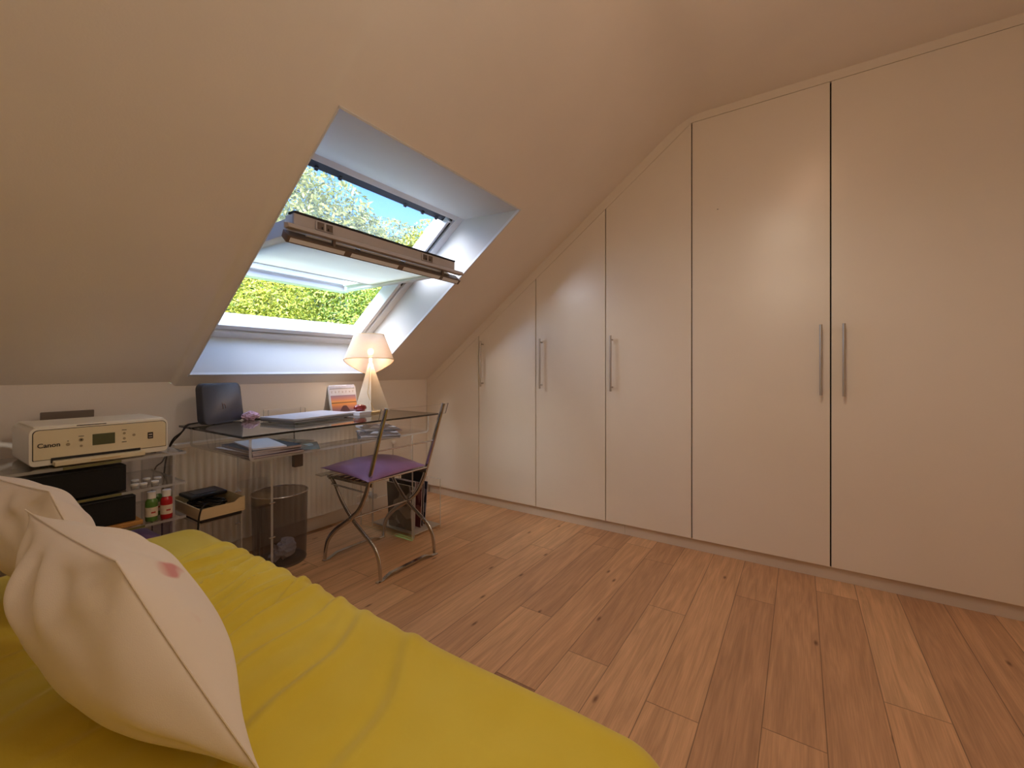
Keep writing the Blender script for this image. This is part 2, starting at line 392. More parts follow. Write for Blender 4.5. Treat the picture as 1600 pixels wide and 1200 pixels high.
def sunset_mat():
    m, nt, b = nmat('sunset_print')
    tc = nt.nodes.new('ShaderNodeTexCoord'); sp = nt.nodes.new('ShaderNodeSeparateXYZ')
    nt.links.new(tc.outputs['Generated'], sp.inputs[0])
    r = nt.nodes.new('ShaderNodeValToRGB')
    cr = r.color_ramp
    cr.elements[0].position = 0.0; cr.elements[0].color = lin((120, 110, 140)) + (1,)
    cr.elements[1].position = 1.0; cr.elements[1].color = lin((150, 130, 160)) + (1,)
    for p, c in ((0.3, (214, 140, 110)), (0.5, (250, 170, 90)), (0.56, (90, 60, 70)), (0.6, (250, 180, 100)), (0.75, (220, 150, 130))):
        e = cr.elements.new(p); e.color = lin(c) + (1,)
    nt.links.new(sp.outputs[2], r.inputs[0]); nt.links.new(r.outputs[0], b.inputs['Base Color'])
    b.inputs['Roughness'].default_value = 0.4
    return m
M['sunset'] = sunset_mat()
def mag_mat(name, a, b_, c):
    m, nt, b = nmat(name)
    tc = nt.nodes.new('ShaderNodeTexCoord')
    v = nt.nodes.new('ShaderNodeTexVoronoi'); v.inputs['Scale'].default_value = 14; v.feature = 'F1'
    nt.links.new(tc.outputs['Object'], v.inputs['Vector'])
    sp = nt.nodes.new('ShaderNodeSeparateXYZ'); nt.links.new(v.outputs['Color'], sp.inputs[0])
    r = nt.nodes.new('ShaderNodeValToRGB'); r.color_ramp.interpolation = 'CONSTANT'
    r.color_ramp.elements[0].color = lin(a) + (1,); r.color_ramp.elements[1].position = 0.72; r.color_ramp.elements[1].color = lin(c) + (1,)
    e = r.color_ramp.elements.new(0.45); e.color = lin(b_) + (1,)
    nt.links.new(sp.outputs[0], r.inputs[0]); nt.links.new(r.outputs[0], b.inputs['Base Color'])
    b.inputs['Roughness'].default_value = 0.25
    return m
M['mag_a'] = mag_mat('glossy_cover_grey', (60, 60, 76), (120, 118, 136), (196, 196, 210))
M['mag_d'] = mag_mat('glossy_cover_pale', (120, 116, 112), (176, 172, 168), (92, 88, 88))
M['mag_b'] = mag_mat('glossy_cover_red', (110, 60, 62), (150, 96, 92), (178, 150, 146))
M['mag_c'] = mag_mat('glossy_cover_teal', (70, 100, 112), (150, 176, 190), (96, 84, 70))

# ------------------------------------------------------------------ mesh helpers
class MB:
    def __init__(s): s.v = []; s.f = []; s.mi = []
    def add(s, vs, fs, mi=0):
        o = len(s.v); s.v += [tuple(p) for p in vs]
        for f in fs: s.f.append(tuple(o + i for i in f)); s.mi.append(mi)
        return s
    def box(s, x0, x1, y0, y1, z0, z1, mi=0):
        vs = [(x0, y0, z0), (x1, y0, z0), (x1, y1, z0), (x0, y1, z0), (x0, y0, z1), (x1, y0, z1), (x1, y1, z1), (x0, y1, z1)]
        return s.add(vs, [(0, 3, 2, 1), (4, 5, 6, 7), (0, 1, 5, 4), (1, 2, 6, 5), (2, 3, 7, 6), (3, 0, 4, 7)], mi)
    def sheet(s, x0, x1, y0, y1, z0, z1, face=0, edge=1):
        """thin slab: the two large faces get material `face`, the narrow rims `edge`"""
        d = (x1 - x0, y1 - y0, z1 - z0); k = d.index(min(d))
        vs = [(x0, y0, z0), (x1, y0, z0), (x1, y1, z0), (x0, y1, z0), (x0, y0, z1), (x1, y0, z1), (x1, y1, z1), (x0, y1, z1)]
        fs = [((0, 3, 2, 1), 2), ((4, 5, 6, 7), 2), ((0, 1, 5, 4), 1), ((1, 2, 6, 5), 0), ((2, 3, 7, 6), 1), ((3, 0, 4, 7), 0)]
        o = len(s.v); s.v += vs
        for f, ax in fs: s.f.append(tuple(o + i for i in f)); s.mi.append(face if ax == k else edge)
        return s
    def prism(s, poly, axis, a0, a1, mi=0):
        """poly: 2-D points in the plane normal to axis; extruded a0..a1"""
        n = len(poly)
        def P(p, a):
            return {'x': (a, p[0], p[1]), 'y': (p[0], a, p[1]), 'z': (p[0], p[1], a)}[axis]
        vs = [P(p, a0) for p in poly] + [P(p, a1) for p in poly]
        fs = [tuple(range(n))[::-1], tuple(range(n, 2 * n))] + [(i, (i + 1) % n, n + (i + 1) % n, n + i) for i in range(n)]
        return s.add(vs, fs, mi)
    def tube(s, pts, r, seg=10, closed=False, mi=0, flat=None):
        pts = [Vector(p) for p in pts]; n = len(pts); rings = []
        up = None
        for i in range(n):
            if closed: t = pts[(i + 1) % n] - pts[i - 1]
            else: t = pts[min(i + 1, n - 1)] - pts[max(i - 1, 0)]
            t.normalize()
            if up is None:
                up = Vector((0, 0, 1)) if abs(t.z) < 0.9 else Vector((0, 1, 0))
            a = t.cross(up)
            if a.length < 1e-5: a = t.orthogonal()
            a.normalize(); b = a.cross(t).normalized(); up = b
            rr = r[i] if isinstance(r, (list, tuple)) else r
            ra, rb = (rr, rr) if flat is None else flat
            if flat is not None:
                ax = Vector((1, 0, 0)); a = (ax - t * ax.dot(t)).normalized(); b = t.cross(a)
            rings.append([pts[i] + a * (ra * cos(2 * pi * k / seg)) + b * (rb * sin(2 * pi * k / seg)) for k in range(seg)])
        vs = [p for rg in rings for p in rg]; fs = []
        m = n if closed else n - 1
        for i in range(m):
            for k in range(seg):
                k2 = (k + 1) % seg; j = (i + 1) % n
                fs.append((i * seg + k, i * seg + k2, j * seg + k2, j * seg + k))
        if not closed: fs += [tuple(range(seg))[::-1], tuple((n - 1) * seg + k for k in range(seg))]
        return s.add(vs, fs, mi)
    def lathe(s, prof, c=(0, 0), seg=32, mi=0, z=0.0, sx=1.0, sy=1.0):
        vs = []; n = len(prof)
        for r, h in prof:
            for k in range(seg): vs.append((c[0] + sx * r * cos(2 * pi * k / seg), c[1] + sy * r * sin(2 * pi * k / seg), z + h))
        fs = []
        for i in range(n - 1):
            for k in range(seg):
                k2 = (k + 1) % seg
                fs.append((i * seg + k, i * seg + k2, (i + 1) * seg + k2, (i + 1) * seg + k))
        if prof[0][0] > 1e-4: fs.append(tuple(range(seg))[::-1])
        if prof[-1][0] > 1e-4: fs.append(tuple((n - 1) * seg + k for k in range(seg)))
        return s.add(vs, fs, mi)
    def grid(s, fn, nu, nv, mi=0, wrap_u=False):
        vs = [fn(i / nu, j / nv) for j in range(nv + 1) for i in range(nu + (0 if wrap_u else 1))]
        w = nu if wrap_u else nu + 1
        fs = [(j * w + i, j * w + (i + 1) % w, (j + 1) * w + (i + 1) % w, (j + 1) * w + i) for j in range(nv) for i in range(nu)]
        return s.add(vs, fs, mi)
    def xf(s, mtx):
        s.v = [tuple(mtx @ Vector(p)) for p in s.v]; return s
    def build(s, name, mats, parent=None, bevel=0.0, smooth=True, ang=38, seg=2, recalc=False, merge=False):
        me = bpy.data.meshes.new(name)
        org = Vector(parent.get('_o', (0, 0, 0))) if parent is not None else Vector((0, 0, 0))
        me.from_pydata([tuple(Vector(p) - org) for p in s.v], [], s.f)
        if not isinstance(mats, (list, tuple)): mats = [mats]
        for m_ in mats: me.materials.append(m_)
        me.polygons.foreach_set('material_index', s.mi)
        if recalc or merge:
            bm = bmesh.new(); bm.from_mesh(me)
            if merge: bmesh.ops.remove_doubles(bm, verts=bm.verts, dist=1e-5)
            if recalc: bmesh.ops.recalc_face_normals(bm, faces=bm.faces)
            bm.to_mesh(me); bm.free()
        if smooth:
            me.polygons.foreach_set('use_smooth', [True] * len(me.polygons))
            me.set_sharp_from_angle(angle=radians(ang))
        me.update()
        o = bpy.data.objects.new(name, me); C.objects.link(o)
        if parent is not None: o.parent = parent
        if bevel:
            b = o.modifiers.new('bevel', 'BEVEL'); b.width = bevel; b.segments = seg; b.limit_method = 'ANGLE'; b.angle_limit = radians(40)
            b.harden_normals = True
        return o

ORG = {}
def thing(name, label, cat, loc=(0, 0, 0), rz=0.0, group=None, local=False):
    """Empty at the thing's base. local=False: parts are authored in world coordinates"""
    o = bpy.data.objects.new(name, None); C.objects.link(o)
    o.empty_display_size = 0.05
    o.location = loc; o.rotation_euler = (0, 0, rz)
    o['label'] = label; o['category'] = cat
    if group: o['group'] = group
    o['_o'] = (0.0, 0.0, 0.0) if local else tuple(float(v) for v in loc)
    return o
def tag(o, label, cat, group=None):
    o['label'] = label; o['category'] = cat
    if group: o['group'] = group
    return o
def struct(o):
    o['kind'] = 'structure'; return o
def sub(o, parent):
    """hang an already built child one level deeper (parent is an un-moved part)"""
    o.parent = parent; return o
def W(parent_part):
    """give a part the same authoring origin as its thing so sub-parts can be built under it"""
    p = parent_part.parent
    parent_part['_o'] = tuple(p['_o']); return parent_part

def text_mesh(body, size, depth=0.0004, bold=False, space=1.0):
    cu = bpy.data.curves.new('lettering', 'FONT'); cu.body = body; cu.size = size; cu.extrude = depth
    cu.align_x = 'CENTER'; cu.align_y = 'CENTER'; cu.space_character = space
    if bold: cu.offset = size * 0.02
    t = bpy.data.objects.new('lettering', cu); C.objects.link(t)
    dg = bpy.context.evaluated_depsgraph_get()
    me = bpy.data.meshes.new_from_object(t.evaluated_get(dg))
    vs = [tuple(v.co) for v in me.vertices]; fs = [tuple(p.vertices) for p in me.polygons]
    bpy.data.objects.remove(t); bpy.data.curves.remove(cu); bpy.data.meshes.remove(me)
    return vs, fs
FACE_FRONT = Matrix(((1, 0, 0, 0), (0, 0, 1, 0), (0, 1, 0, 0), (0, 0, 0, 1)))   # xy text -> xz facing -Y

# ------------------------------------------------------------------ the room
XC = 2.60      # face of the wardrobe doors
YK = 2.60      # knee wall
ZK = 0.945     # knee wall height
SL = 0.744     # slope of the roof (dz per -dy)
ZF = 2.475     # flat ceiling
YR = YK - (ZF - ZK) / SL    # ridge line between slope and flat ceiling
XL, YB = -0.42, -1.75       # unseen left and rear walls
XW = 3.2                    # back of the wardrobe
def zs(y): return ZK + SL * (YK - y)

# floor boards
random.seed(4)
bw = 0.1535; y_first = 0.245
rows = range(-14, 18)
ends = {0: [1.344, -0.1], 1: [1.90, 0.55], 2: [1.426, 2.35], 3: [1.19, 2.5], 4: [1.58, 2.38], 5: [1.08, 2.5], 6: [2.17, 0.9], 7: [1.92, 0.8],
        -1: [2.2, 0.6], -2: [1.43, -0.2], -3: [2.45, 0.9], -4: [1.75, 0.2]}
tones = {(2, 0): .62, (2, 1): .38, (3, 0): .10, (3, 1): .48, (4, 0): .55, (4, 1): .36, (6, 0): .82, (6, 1): .55, (7, 0): .72, (7, 1): .40,
         (5, 0): .45, (5, 1): .42, (1, 1): .58, (1, 2): .50, (0, 1): .55, (0, 2): .52, (-1, 1): .34, (-2, 1): .45, (-3, 1): .40, (-4, 1): .52}
fv = []; ff = []; ftone = []; fseed = []; fuv = []
for k in rows:
    y0 = max(y_first + k * bw, YB); y1 = min(y_first + (k + 1) * bw, YK + 0.0)
    if y1 <= y0: continue
    es = ends.get(k) or [random.uniform(0.2, 1.1), random.uniform(1.3, 2.4)]
    xs = sorted([XL] + es + [XW]); xs = [x for x in xs if XL <= x <= XW]
    for i in range(len(xs) - 1):
        a, b_ = xs[i], xs[i + 1]
        if b_ - a < 0.02: continue
        o = len(fv)
        # split each board into a 3x3 quilt so that edge distance can be interpolated
        us = [a, a + min(.004, (b_ - a) / 3), b_ - min(.004, (b_ - a) / 3), b_]; vs_ = [y0, y0 + .004, y1 - .004, y1]
        du = [0, .004, .004, 0]
        for jj in range(4):
            for ii in range(4): fv.append((us[ii], vs_[jj], 0))
        nsplit = sum(1 for t_ in xs[:i + 1] if t_ > XL + 0.01) if len(es) else 0
        tn = tones.get((k, nsplit), random.uniform(.28, .68)); sd = random.random()
        for jj in range(3):
            for ii in range(3):
                q = [(ii, jj), (ii + 1, jj), (ii + 1, jj + 1), (ii, jj + 1)]
                ff.append([o + b2 * 4 + a2 for a2, b2 in q]); ftone.append(tn); fseed.append(sd)
                fuv += [(du[a2], du[b2]) for a2, b2 in q]
me = bpy.data.meshes.new('floor'); me.from_pydata(fv, [], ff); me.materials.append(M['floor'])
a1 = me.attributes.new('tone', 'FLOAT', 'FACE'); a1.data.foreach_set('value', ftone)
a2_ = me.attributes.new('seed', 'FLOAT', 'FACE'); a2_.data.foreach_set('value', fseed)
uvl = me.uv_layers.new(name='board')
for i, uv_ in enumerate(fuv): uvl.data[i].uv = uv_
floor = bpy.data.objects.new('floor', me); C.objects.link(floor); struct(floor)

# ceiling: slope with the window opening, the raised field left of it, soft ridge, flat part
WX0, WX1 = 0.885, 2.012
WY0, WY1 = 2.520, 1.294          # lower / upper edge of the opening
def step(x, y):                   # the field left of the window sits a little deeper
    t = min(1, max(0, (0.858 - x) / 0.030)); t = t * t * (3 - 2 * t)
    fade = min(1, max(0, (y - 0.85) / 0.9))
    return 0.022 * t * fade
def zceil(x, y):
    d = y - YR
    zz = zs(y) if d > 0 else ZF
    r_ = 0.10                      # soft rounding of the ridge
    if abs(d) < r_:
        zz = ZF - SL * (d + r_) ** 2 / (4 * r_)
    return zz + step(x, y)
cb = MB()
xs = sorted(set([XL, -0.1, 0.3, 0.6, 0.78, 0.80, 0.826, 0.834, 0.842, 0.850, 0.858, 0.87, WX0, 1.2, 1.6, WX1, 2.3, XC + 0.03, XW]))
ys = sorted(set([YK, 2.56, WY0, 2.3, 2.1, 1.9, 1.7, 1.5, WY1, 1.1, 0.95, 0.8] + [YR + 0.1 - 0.02 * i for i in range(11)] + [0.2, 0, -0.5, -1, YB]))
for i in range(len(xs) - 1):
    for j in range(len(ys) - 1):
        x0, x1, y0, y1 = xs[i], xs[i + 1], ys[j], ys[j + 1]
        if x0 >= WX0 - 1e-6 and x1 <= WX1 + 1e-6 and y0 >= WY1 - 1e-6 and y1 <= WY0 + 1e-6: continue
        cb.add([(x0, y0, zceil(x0, y0)), (x0, y1, zceil(x0, y1)), (x1, y1, zceil(x1, y1)), (x1, y0, zceil(x1, y0))], [(0, 1, 2, 3)])
struct(cb.build('ceiling', M['wall'], merge=True, ang=50))

struct(MB().add([(XL, YK, 0), (XW, YK, 0), (XW, YK, ZK), (0.86, YK, ZK), (0.858, YK, ZK + .001), (0.828, YK, ZK + 0.0222), (XL, YK, ZK + 0.0222)], [(0, 1, 2, 3, 4, 5, 6)]).build('wall_far', M['wall'], smooth=False))
prof = [(YK, ZK + .022), (YR, ZF), (YB, ZF), (YB, 0), (YK, 0)]
struct(MB().add([(XL, p[0], p[1]) for p in prof], [tuple(range(5))]).build('wall_left', M['wall'], smooth=False))
struct(MB().add([(XW, p[0], p[1]) for p in prof], [tuple(range(5))[::-1]]).build('wall_right', M['wall'], smooth=False))
struct(MB().add([(XL, YB, 0), (XL, YB, ZF), (XW, YB, ZF), (XW, YB, 0)], [(0, 1, 2, 3)]).build('wall_rear', M['wall'], smooth=False))
struct(MB().box(XL, 2.60, YK - 0.015, YK, 0, 0.085).build('baseboard_far', M['wall'], bevel=0.004))

# window reveal: level top, near-upright bottom, two cheeks
FB = Vector((0, 2.650, 1.207)); FT = Vector((0, 1.700, 1.940))     # frame plane bottom / top
U = (FT - FB).normalized(); N = Vector((0, -U.z, U.y)); N = Vector((0, 0.611, 0.792))
LF = (FT - FB).length
O1 = (WY0, zs(WY0)); O2 = (WY1, zs(WY1))
rb = MB()
A = [(WX0, O1[0], O1[1]), (WX1, O1[0], O1[1]), (WX1, O2[0], O2[1]), (WX0, O2[0], O2[1])]
B = [(WX0, FB.y, FB.z), (WX1, FB.y, FB.z), (WX1, FT.y, FT.z), (WX0, FT.y, FT.z)]
rb.add(A + B, [(0, 1, 5, 4), (1, 2, 6, 5), (2, 3, 7, 6), (3, 0, 4, 7)])
struct(rb.build('trim_1', M['reveal'], smooth=False))
# slim white corner bead round the opening
bead = MB()
def slab(p0, p1, w, h):          # bead in the slope plane from p0 to p1 (y only), width in x
    pass
def sp(y, off): return Vector((0, y, zs(y))) - Vector((0, 0.597, 0.802)) * off
for (x0, x1, ya, yb) in ((WX1 - 0.002, WX1 + 0.010, WY1, WY0), (WX0 - 0.003, WX0 + 0.002, WY1, WY0)):
    a, b_, c_, d_ = sp(ya, 0.004), sp(yb, 0.004), sp(yb, -0.010), sp(ya, -0.010)
    bead.add([(x, p.y, p.z) for x in (x0, x1) for p in (a, b_, c_, d_)], [(0, 1, 2, 3), (7, 6, 5, 4), (0, 4, 5, 1), (1, 5, 6, 2), (2, 6, 7, 3), (3, 7, 4, 0)])
for (ya, yb) in ((WY0 + 0.011, WY0 - 0.002), (WY1 + 0.002, WY1 - 0.004)):
    a, b_, c_, d_ = sp(ya, 0.004), sp(yb, 0.004), sp(yb, -0.010), sp(ya, -0.010)
    bead.add([(x, p.y, p.z) for x in (WX0 - .003, WX1 + .010) for p in (a, b_, c_, d_)], [(0, 1, 2, 3), (7, 6, 5, 4), (0, 4, 5, 1), (1, 5, 6, 2), (2, 6, 7, 3), (3, 7, 4, 0)])
struct(bead.build('trim_2', M['white_frame'], smooth=False, recalc=True))

# ------------------------------------------------------------------ roof window
win = bpy.data.objects.new('window_1', None); C.objects.link(win); win['kind'] = 'structure'; win['_o'] = (0.0, 0.0, 0.0)
def fr(x, s, n):
    p = FB + U * s + N * n
    return (x, p.y, p.z)
def fbox(mb, x0, x1, s0, s1, n0, n1, mi=0):
    vs = [fr(x, s, n) for n in (n0, n1) for (x, s) in ((x0, s0), (x1, s0), (x1, s1), (x0, s1))]
    return mb.add(vs, [(0, 3, 2, 1), (4, 5, 6, 7), (0, 1, 5, 4), (1, 2, 6, 5), (2, 3, 7, 6), (3, 0, 4, 7)], mi)
f = MB()
fx0, fx1 = WX0 - 0.02, WX1 + 0.02
fbox(f, 1.962, fx1, -0.02, LF + .02, 0.0, 0.11); fbox(f, 1.928, 1.955, 0.05, LF - .05, 0.012, 0.11)
fbox(f, fx0, WX0 + .05, -0.02, LF + .02, 0.0, 0.11); fbox(f, WX0 + .057, WX0 + .084, 0.05, LF - .05, 0.012, 0.11)
fbox(f, WX0 + .05, 1.962, -0.02, 0.045, 0.0, 0.11); fbox(f, WX0 + .05, 1.962, 0.052, 0.085, 0.012, 0.11)
fbox(f, WX0 + .05, 1.962, LF - 0.03, LF + .02, 0.0, 0.11)
f.build('frame', M['white_frame'], win, bevel=0.002)
g_ = MB()
fbox(g_, 1.955, 1.962, 0.02, LF - .02, 0.02, 0.1); fbox(g_, WX0 + .05, WX0 + .057, 0.02, LF - .02, 0.02, 0.1); fbox(g_, WX0 + .05, 1.962, 0.045, 0.052, 0.02, 0.1)
fbox(g_, 1.945, 1.949, LF * .5, LF - .06, 0.004, 0.012)
g_.build('gasket', M['gasket'], win)
# dark casing of the outside awning along the frame head
cs = MB()
fbox(cs, WX0 + .075, 1.935, LF - 0.085, LF - 0.03, 0.045, 0.125)
for xx in (0.985, 1.03, 1.10, 1.22, 1.62, 1.75, 1.86):
    fbox(cs, xx, xx + 0.018, LF - 0.090, LF - 0.070, 0.036, 0.048)
cas = cs.build('awning_casing', M['casing'], win, bevel=0.003)
# sash: swung about its middle until it lies level, top rail in the room, bottom rail outside
SX0, SX1 = 0.955, 1.915
SZ0, SZ1 = 1.583, 1.650
YTOP, YBOT = 1.700, 2.740
s_ = MB()
s_.box(SX0, SX1, YTOP, YTOP + 0.062, SZ0 + .020, SZ1 + .012)
s_.box(SX0, SX1, YBOT - 0.055, YBOT + .018, SZ0 - .004, SZ1 + .055)
s_.box(SX0, SX1, YBOT - 0.075, YBOT - 0.055, SZ0 + .040, SZ1 + .055)
s_.box(SX0, SX0 + 0.045, YTOP + 0.062, YBOT - 0.055, SZ0, SZ1 + .055 if False else SZ1)
s_.box(SX1 - 0.045, SX1, YTOP + 0.062, YBOT - 0.058, SZ0, SZ1)
s_.box(SX0 + .045, SX0 + 0.078, YTOP + 0.062, YBOT - 0.095, SZ0 + .026, SZ1)
s_.box(SX1 - 0.078, SX1 - .045, YTOP + 0.062, YBOT - 0.095, SZ0 + .026, SZ1)
sash = s_.build('sash', M['white_frame'], win, bevel=0.003)
sash['_o'] = (0.0, 0.0, 0.0)
MB().sheet(SX0 + 0.06, SX1 - 0.06, YTOP + 0.05, YBOT - 0.05, SZ1 - 0.012, SZ1 - 0.006).build('pane', [M['pane'], M['pane']], sash, smooth=False)
MB().sheet(SX0 + 0.012, SX1 - 0.012, YTOP + 0.055, 2.375, SZ0 + 0.010, SZ0 + 0.012).build('blind', [M['blind'], M['blind']], sash, smooth=False)
MB().box(SX0 + 0.01, SX1 - 0.01, 2.375, 2.383, SZ0 + 0.006, SZ0 + 0.016).build('blind_rail', M['white_frame'], sash, bevel=.002)
# room-side rail dressed in grey-pink lacquer, with lip, gasket, vents and the opening flap
r_ = MB()
r_.box(SX0 - 0.005, SX1 + 0.005, YTOP - 0.012, YTOP + 0.002, SZ0 + .016, SZ1 + .010)
rail = r_.build('top_rail', M['alu'], sash, bevel=0.004); rail['_o'] = (0.0, 0.0, 0.0)
MB().box(SX0 - 0.005, SX1 + 0.005, YTOP - 0.014, YTOP + 0.03, SZ1 + .010, SZ1 + .018).build('rail_gasket', M['gasket'], sash)
lp = MB(); lp.prism([(YTOP - .048, SZ0 + .003), (YTOP - .010, SZ0 + .004), (YTOP - .008, SZ0 + .030), (YTOP - .040, SZ0 + .022)], 'x', SX0 - 0.045, SX1 + 0.045)
lp.build('rail_lip', M['alu'], sash, bevel=0.003)
for xx in (1.082, 1.690):
    v_ = MB(); v_.box(xx - .042, xx + .042, YTOP - 0.020, YTOP - 0.010, SZ0 + .032, SZ1 + .004)
    vb = v_.build('vent_cover', M['alu'], sash, bevel=0.004)
    for q in (-0.020, 0.020):
        MB().box(xx + q - .015, xx + q + .015, YTOP - 0.0215, YTOP - 0.019, SZ0 + .036, SZ1 - .002).build('vent_slot', M['flap'], sash)
    for q in (-0.014, 0.014): MB().box(xx + q - .003, xx + q + .003, YTOP - 0.023, YTOP - 0.021, SZ0 + .038, SZ0 + .048).build('vent_screw', M['gasket'], sash)
fl = MB(); fl.prism([(YTOP + .004, SZ0 + .004), (YTOP - .036, SZ0 - .030), (YTOP - .016, SZ0 - .052), (YTOP + .018, SZ0 - .022)], 'x', SX0 - 0.04, SX1 + 0.03)
flap = fl.build('flap', M['flap'], sash, bevel=0.002); flap['_o'] = (0.0, 0.0, 0.0)
segx = [(SX0 - .03, 1.17), (1.205, 1.475), (1.51, 1.775), (1.80, SX1 + .012)]
a = Vector((0, YTOP - .036, SZ0 - .030)); b_ = Vector((0, YTOP - .016, SZ0 - .052)); dn = Vector((0, -.74, -.67)) * .0012
p0 = a.lerp(b_, .18) + dn; p1 = a.lerp(b_, .80) + dn
for x0, x1 in segx:
    MB().prism([(p0.y, p0.z), (p1.y, p1.z), (p1.y + .002, p1.z + .002), (p0.y + .002, p0.z + .002)], 'x', x0, x1).build('flap_insert', M['white_frame'], sash)
for xx in (1.12, 1.80): MB().box(xx - .006, xx + .006, YTOP - .030, YTOP - .018, SZ0 - .026, SZ0 + .012).build('flap_bracket', M['flap'], sash, bevel=.001)
for x0, x1 in ((1.0, 1.235), (1.265, 1.50), (1.535, 1.86)):
    MB().tube([(x0, YTOP - .012, SZ0 - .003), (x1, YTOP - .012, SZ0 - .003)], 0.0045, 8).build('flap_rod', M['white_frame'], sash)
# awning net drawn from the casing over the outside of the sash
an = MB(); an.add([(0.975, 1.785, 1.960), (1.900, 1.785, 1.960), (1.900, YBOT + .01, SZ1 + .060), (0.975, YBOT + .01, SZ1 + .060)], [(0, 1, 2, 3)])
aw = an.build('awning_net', M['awning'], win, smooth=False)
# ------------------------------------------------------------------ fitted wardrobe
wd = thing('fitted_wardrobe', 'full-height cream fitted wardrobe with doors cut to the sloping ceiling, along the right wall', 'wardrobe', (XC, 0.6, 0))
DZ = 0.069
def ztop(y): return min(2.428, 2.428 - 0.7475 * (y - 0.5135)) if y > 0.5135 else 2.428
edges = [2.5985, 2.0455, 1.5385, 1.025, 0.511, -0.124, -0.757, -1.39, YB + 0.01]
GAP = 0.0030
handles = {1: (2.002, 1.244, .900), 2: (1.487, 1.240, .897), 3: (0.979, 1.240, .893), 4: (-0.084, 1.247, .904), 5: (-0.173, 1.247, .902), 6: (-1.30, 1.247, .902)}
cb_ = MB(); cb_.box(XC + .0205, XW - .01, YB + .01, YK - .01, 0.066, 0.076)
cbp = [(YK - .004, 0.075), (YK - .004, zs(YK) - 0.004), (0.5135, zs(0.5135) - 0.075 + .05), (YB + .01, 2.44), (YB + .01, 0.075)]
cb_.prism([(YK - .004, .075), (YK - .004, 0.90), (0.5135, 2.44), (YB + .01, 2.44), (YB + .01, .075)], 'x', XC + .022, XC + .030)
wbody = cb_.build('carcass', M['dark'], wd, smooth=False)
MB().box(XC + .021, XC + .036, YB + .01, 0.905, 0, 0.066).box(XC + .021, XC + .036, 0.907, YK - .016, 0, 0.066).build('plinth', M['plinth'], wd, bevel=.001)
# filler strip that follows the ceiling
fil = MB()
pts_lo = [(YK - .001, ztop(YK) + .004), (0.5135, 2.432), (YB + .01, 2.432)]
pts_hi = [(YK - .001, zceil(2, YK) + .02), (YR + .1, zceil(2, YR + .1) + .01), (YR, ZF - 0.018 + .01), (YR - .1, ZF + .01), (YB + .01, ZF + .01)]
lo = pts_lo; hi = pts_hi[::-1]
fil.prism(lo + hi, 'x', XC + .004, XC + .03)
fil.build('filler_strip', M['laminate'], wd, smooth=False)
for i in range(len(edges) - 1):
    yA, yB = edges[i] - GAP, edges[i + 1] + GAP
    poly = [(yB, DZ), (yA, DZ), (yA, ztop(yA)), (yB, ztop(yB))]
    d = MB(); d.prism(poly, 'x', XC, XC + .019)
    dr = d.build('door', M['laminate'], wd, bevel=.0012)
    dr['_o'] = tuple(wd['_o'])
    if i in handles:
        hy, hz1, hz0 = handles[i]
        h_ = MB(); h_.tube([(XC - .036, hy, hz0), (XC - .036, hy, hz1)], .0062, 14)
        for hz in (hz0 + .025, hz1 - .025): h_.tube([(XC - .036, hy, hz), (XC + .001, hy, hz)], .0042, 10)
        h_.build('handle', M['steel'], dr)
MB().box(XC - .0012, XC + .001, 0.3735, 0.3795, 1.909, 1.912).build('hinge_plug', M['dark'], wd)

# ------------------------------------------------------------------ radiator and pipes
rad = thing('radiator', 'low white ribbed panel radiator under the roof window behind the desk', 'radiator', (1.35, 2.55, 0))
def ribs(u, v):
    x = 0.832 + u * (1.862 - 0.832); ph = ((x - 0.832) / 0.0342) % 1.0
    d = 0.007 * (0.5 - 0.5 * cos(2 * pi * ph)) ** 1.6
    e = min(1, min(v, 1 - v) / 0.04)
    return (x, 2.532 + d * e - .0, 0.105 + v * 0.535)
MB().grid(ribs, 360, 30).build('front_panel', M['radiator'], rad, ang=60)
MB().box(0.832, 1.862, 2.545, 2.575, 0.105, 0.640).build('back_panel', M['radiator'], rad, bevel=.003)
MB().box(0.828, 1.866, 2.528, 2.580, 0.640, 0.662).build('top_grille', M['radiator'], rad, bevel=.004)
for x in (.826, 1.860): MB().box(x, x + .008, 2.530, 2.578, 0.10, 0.655).build('side_cover', M['radiator'], rad, bevel=.003)
vv = MB(); vv.tube([(1.868, 2.555, .145), (1.95, 2.555, .145), (1.985, 2.555, .135), (2.0, 2.555, .10), (2.0, 2.555, .0)], .008, 10)
vv.build('supply_pipe', M['radiator'], rad)
vk = MB(); vk.tube([(2.0, 2.555, .13), (2.0, 2.50, .13)], [.020, .017], 16); vk.tube([(2.0, 2.555, .11), (2.0, 2.555, .155)], .013, 12)
vk.build('valve', M['reveal'], rad)
for x in (1.0, 1.6): MB().box(x, x + .03, 2.574, YK - .0005, .3, .5).build('bracket', M['radiator'], rad)
tag(MB().tube([(2.42, 2.585, 0.0), (2.42, 2.585, 0.66)], .006, 8).build('wall_pipe', M['wall']), 'thin painted pipe standing on the far wall right of the radiator', 'pipe')
ts = thing('room_thermostat', 'small painted bulb-shaped thermostat on the wall under the desk', 'thermostat', (2.24, 2.60, .47))
MB().lathe([(0.0, 0), (.014, .004), (.018, .014), (.016, .026), (.0, .034)], seg=18).xf(Matrix.Translation((2.24, 2.585, .455))).build('bulb_housing', M['wall'], ts)
MB().tube([(2.24, 2.596, .46), (2.24, 2.597, .30), (2.235, 2.582, .09)], .003, 6).build('wire', M['alu'], ts)

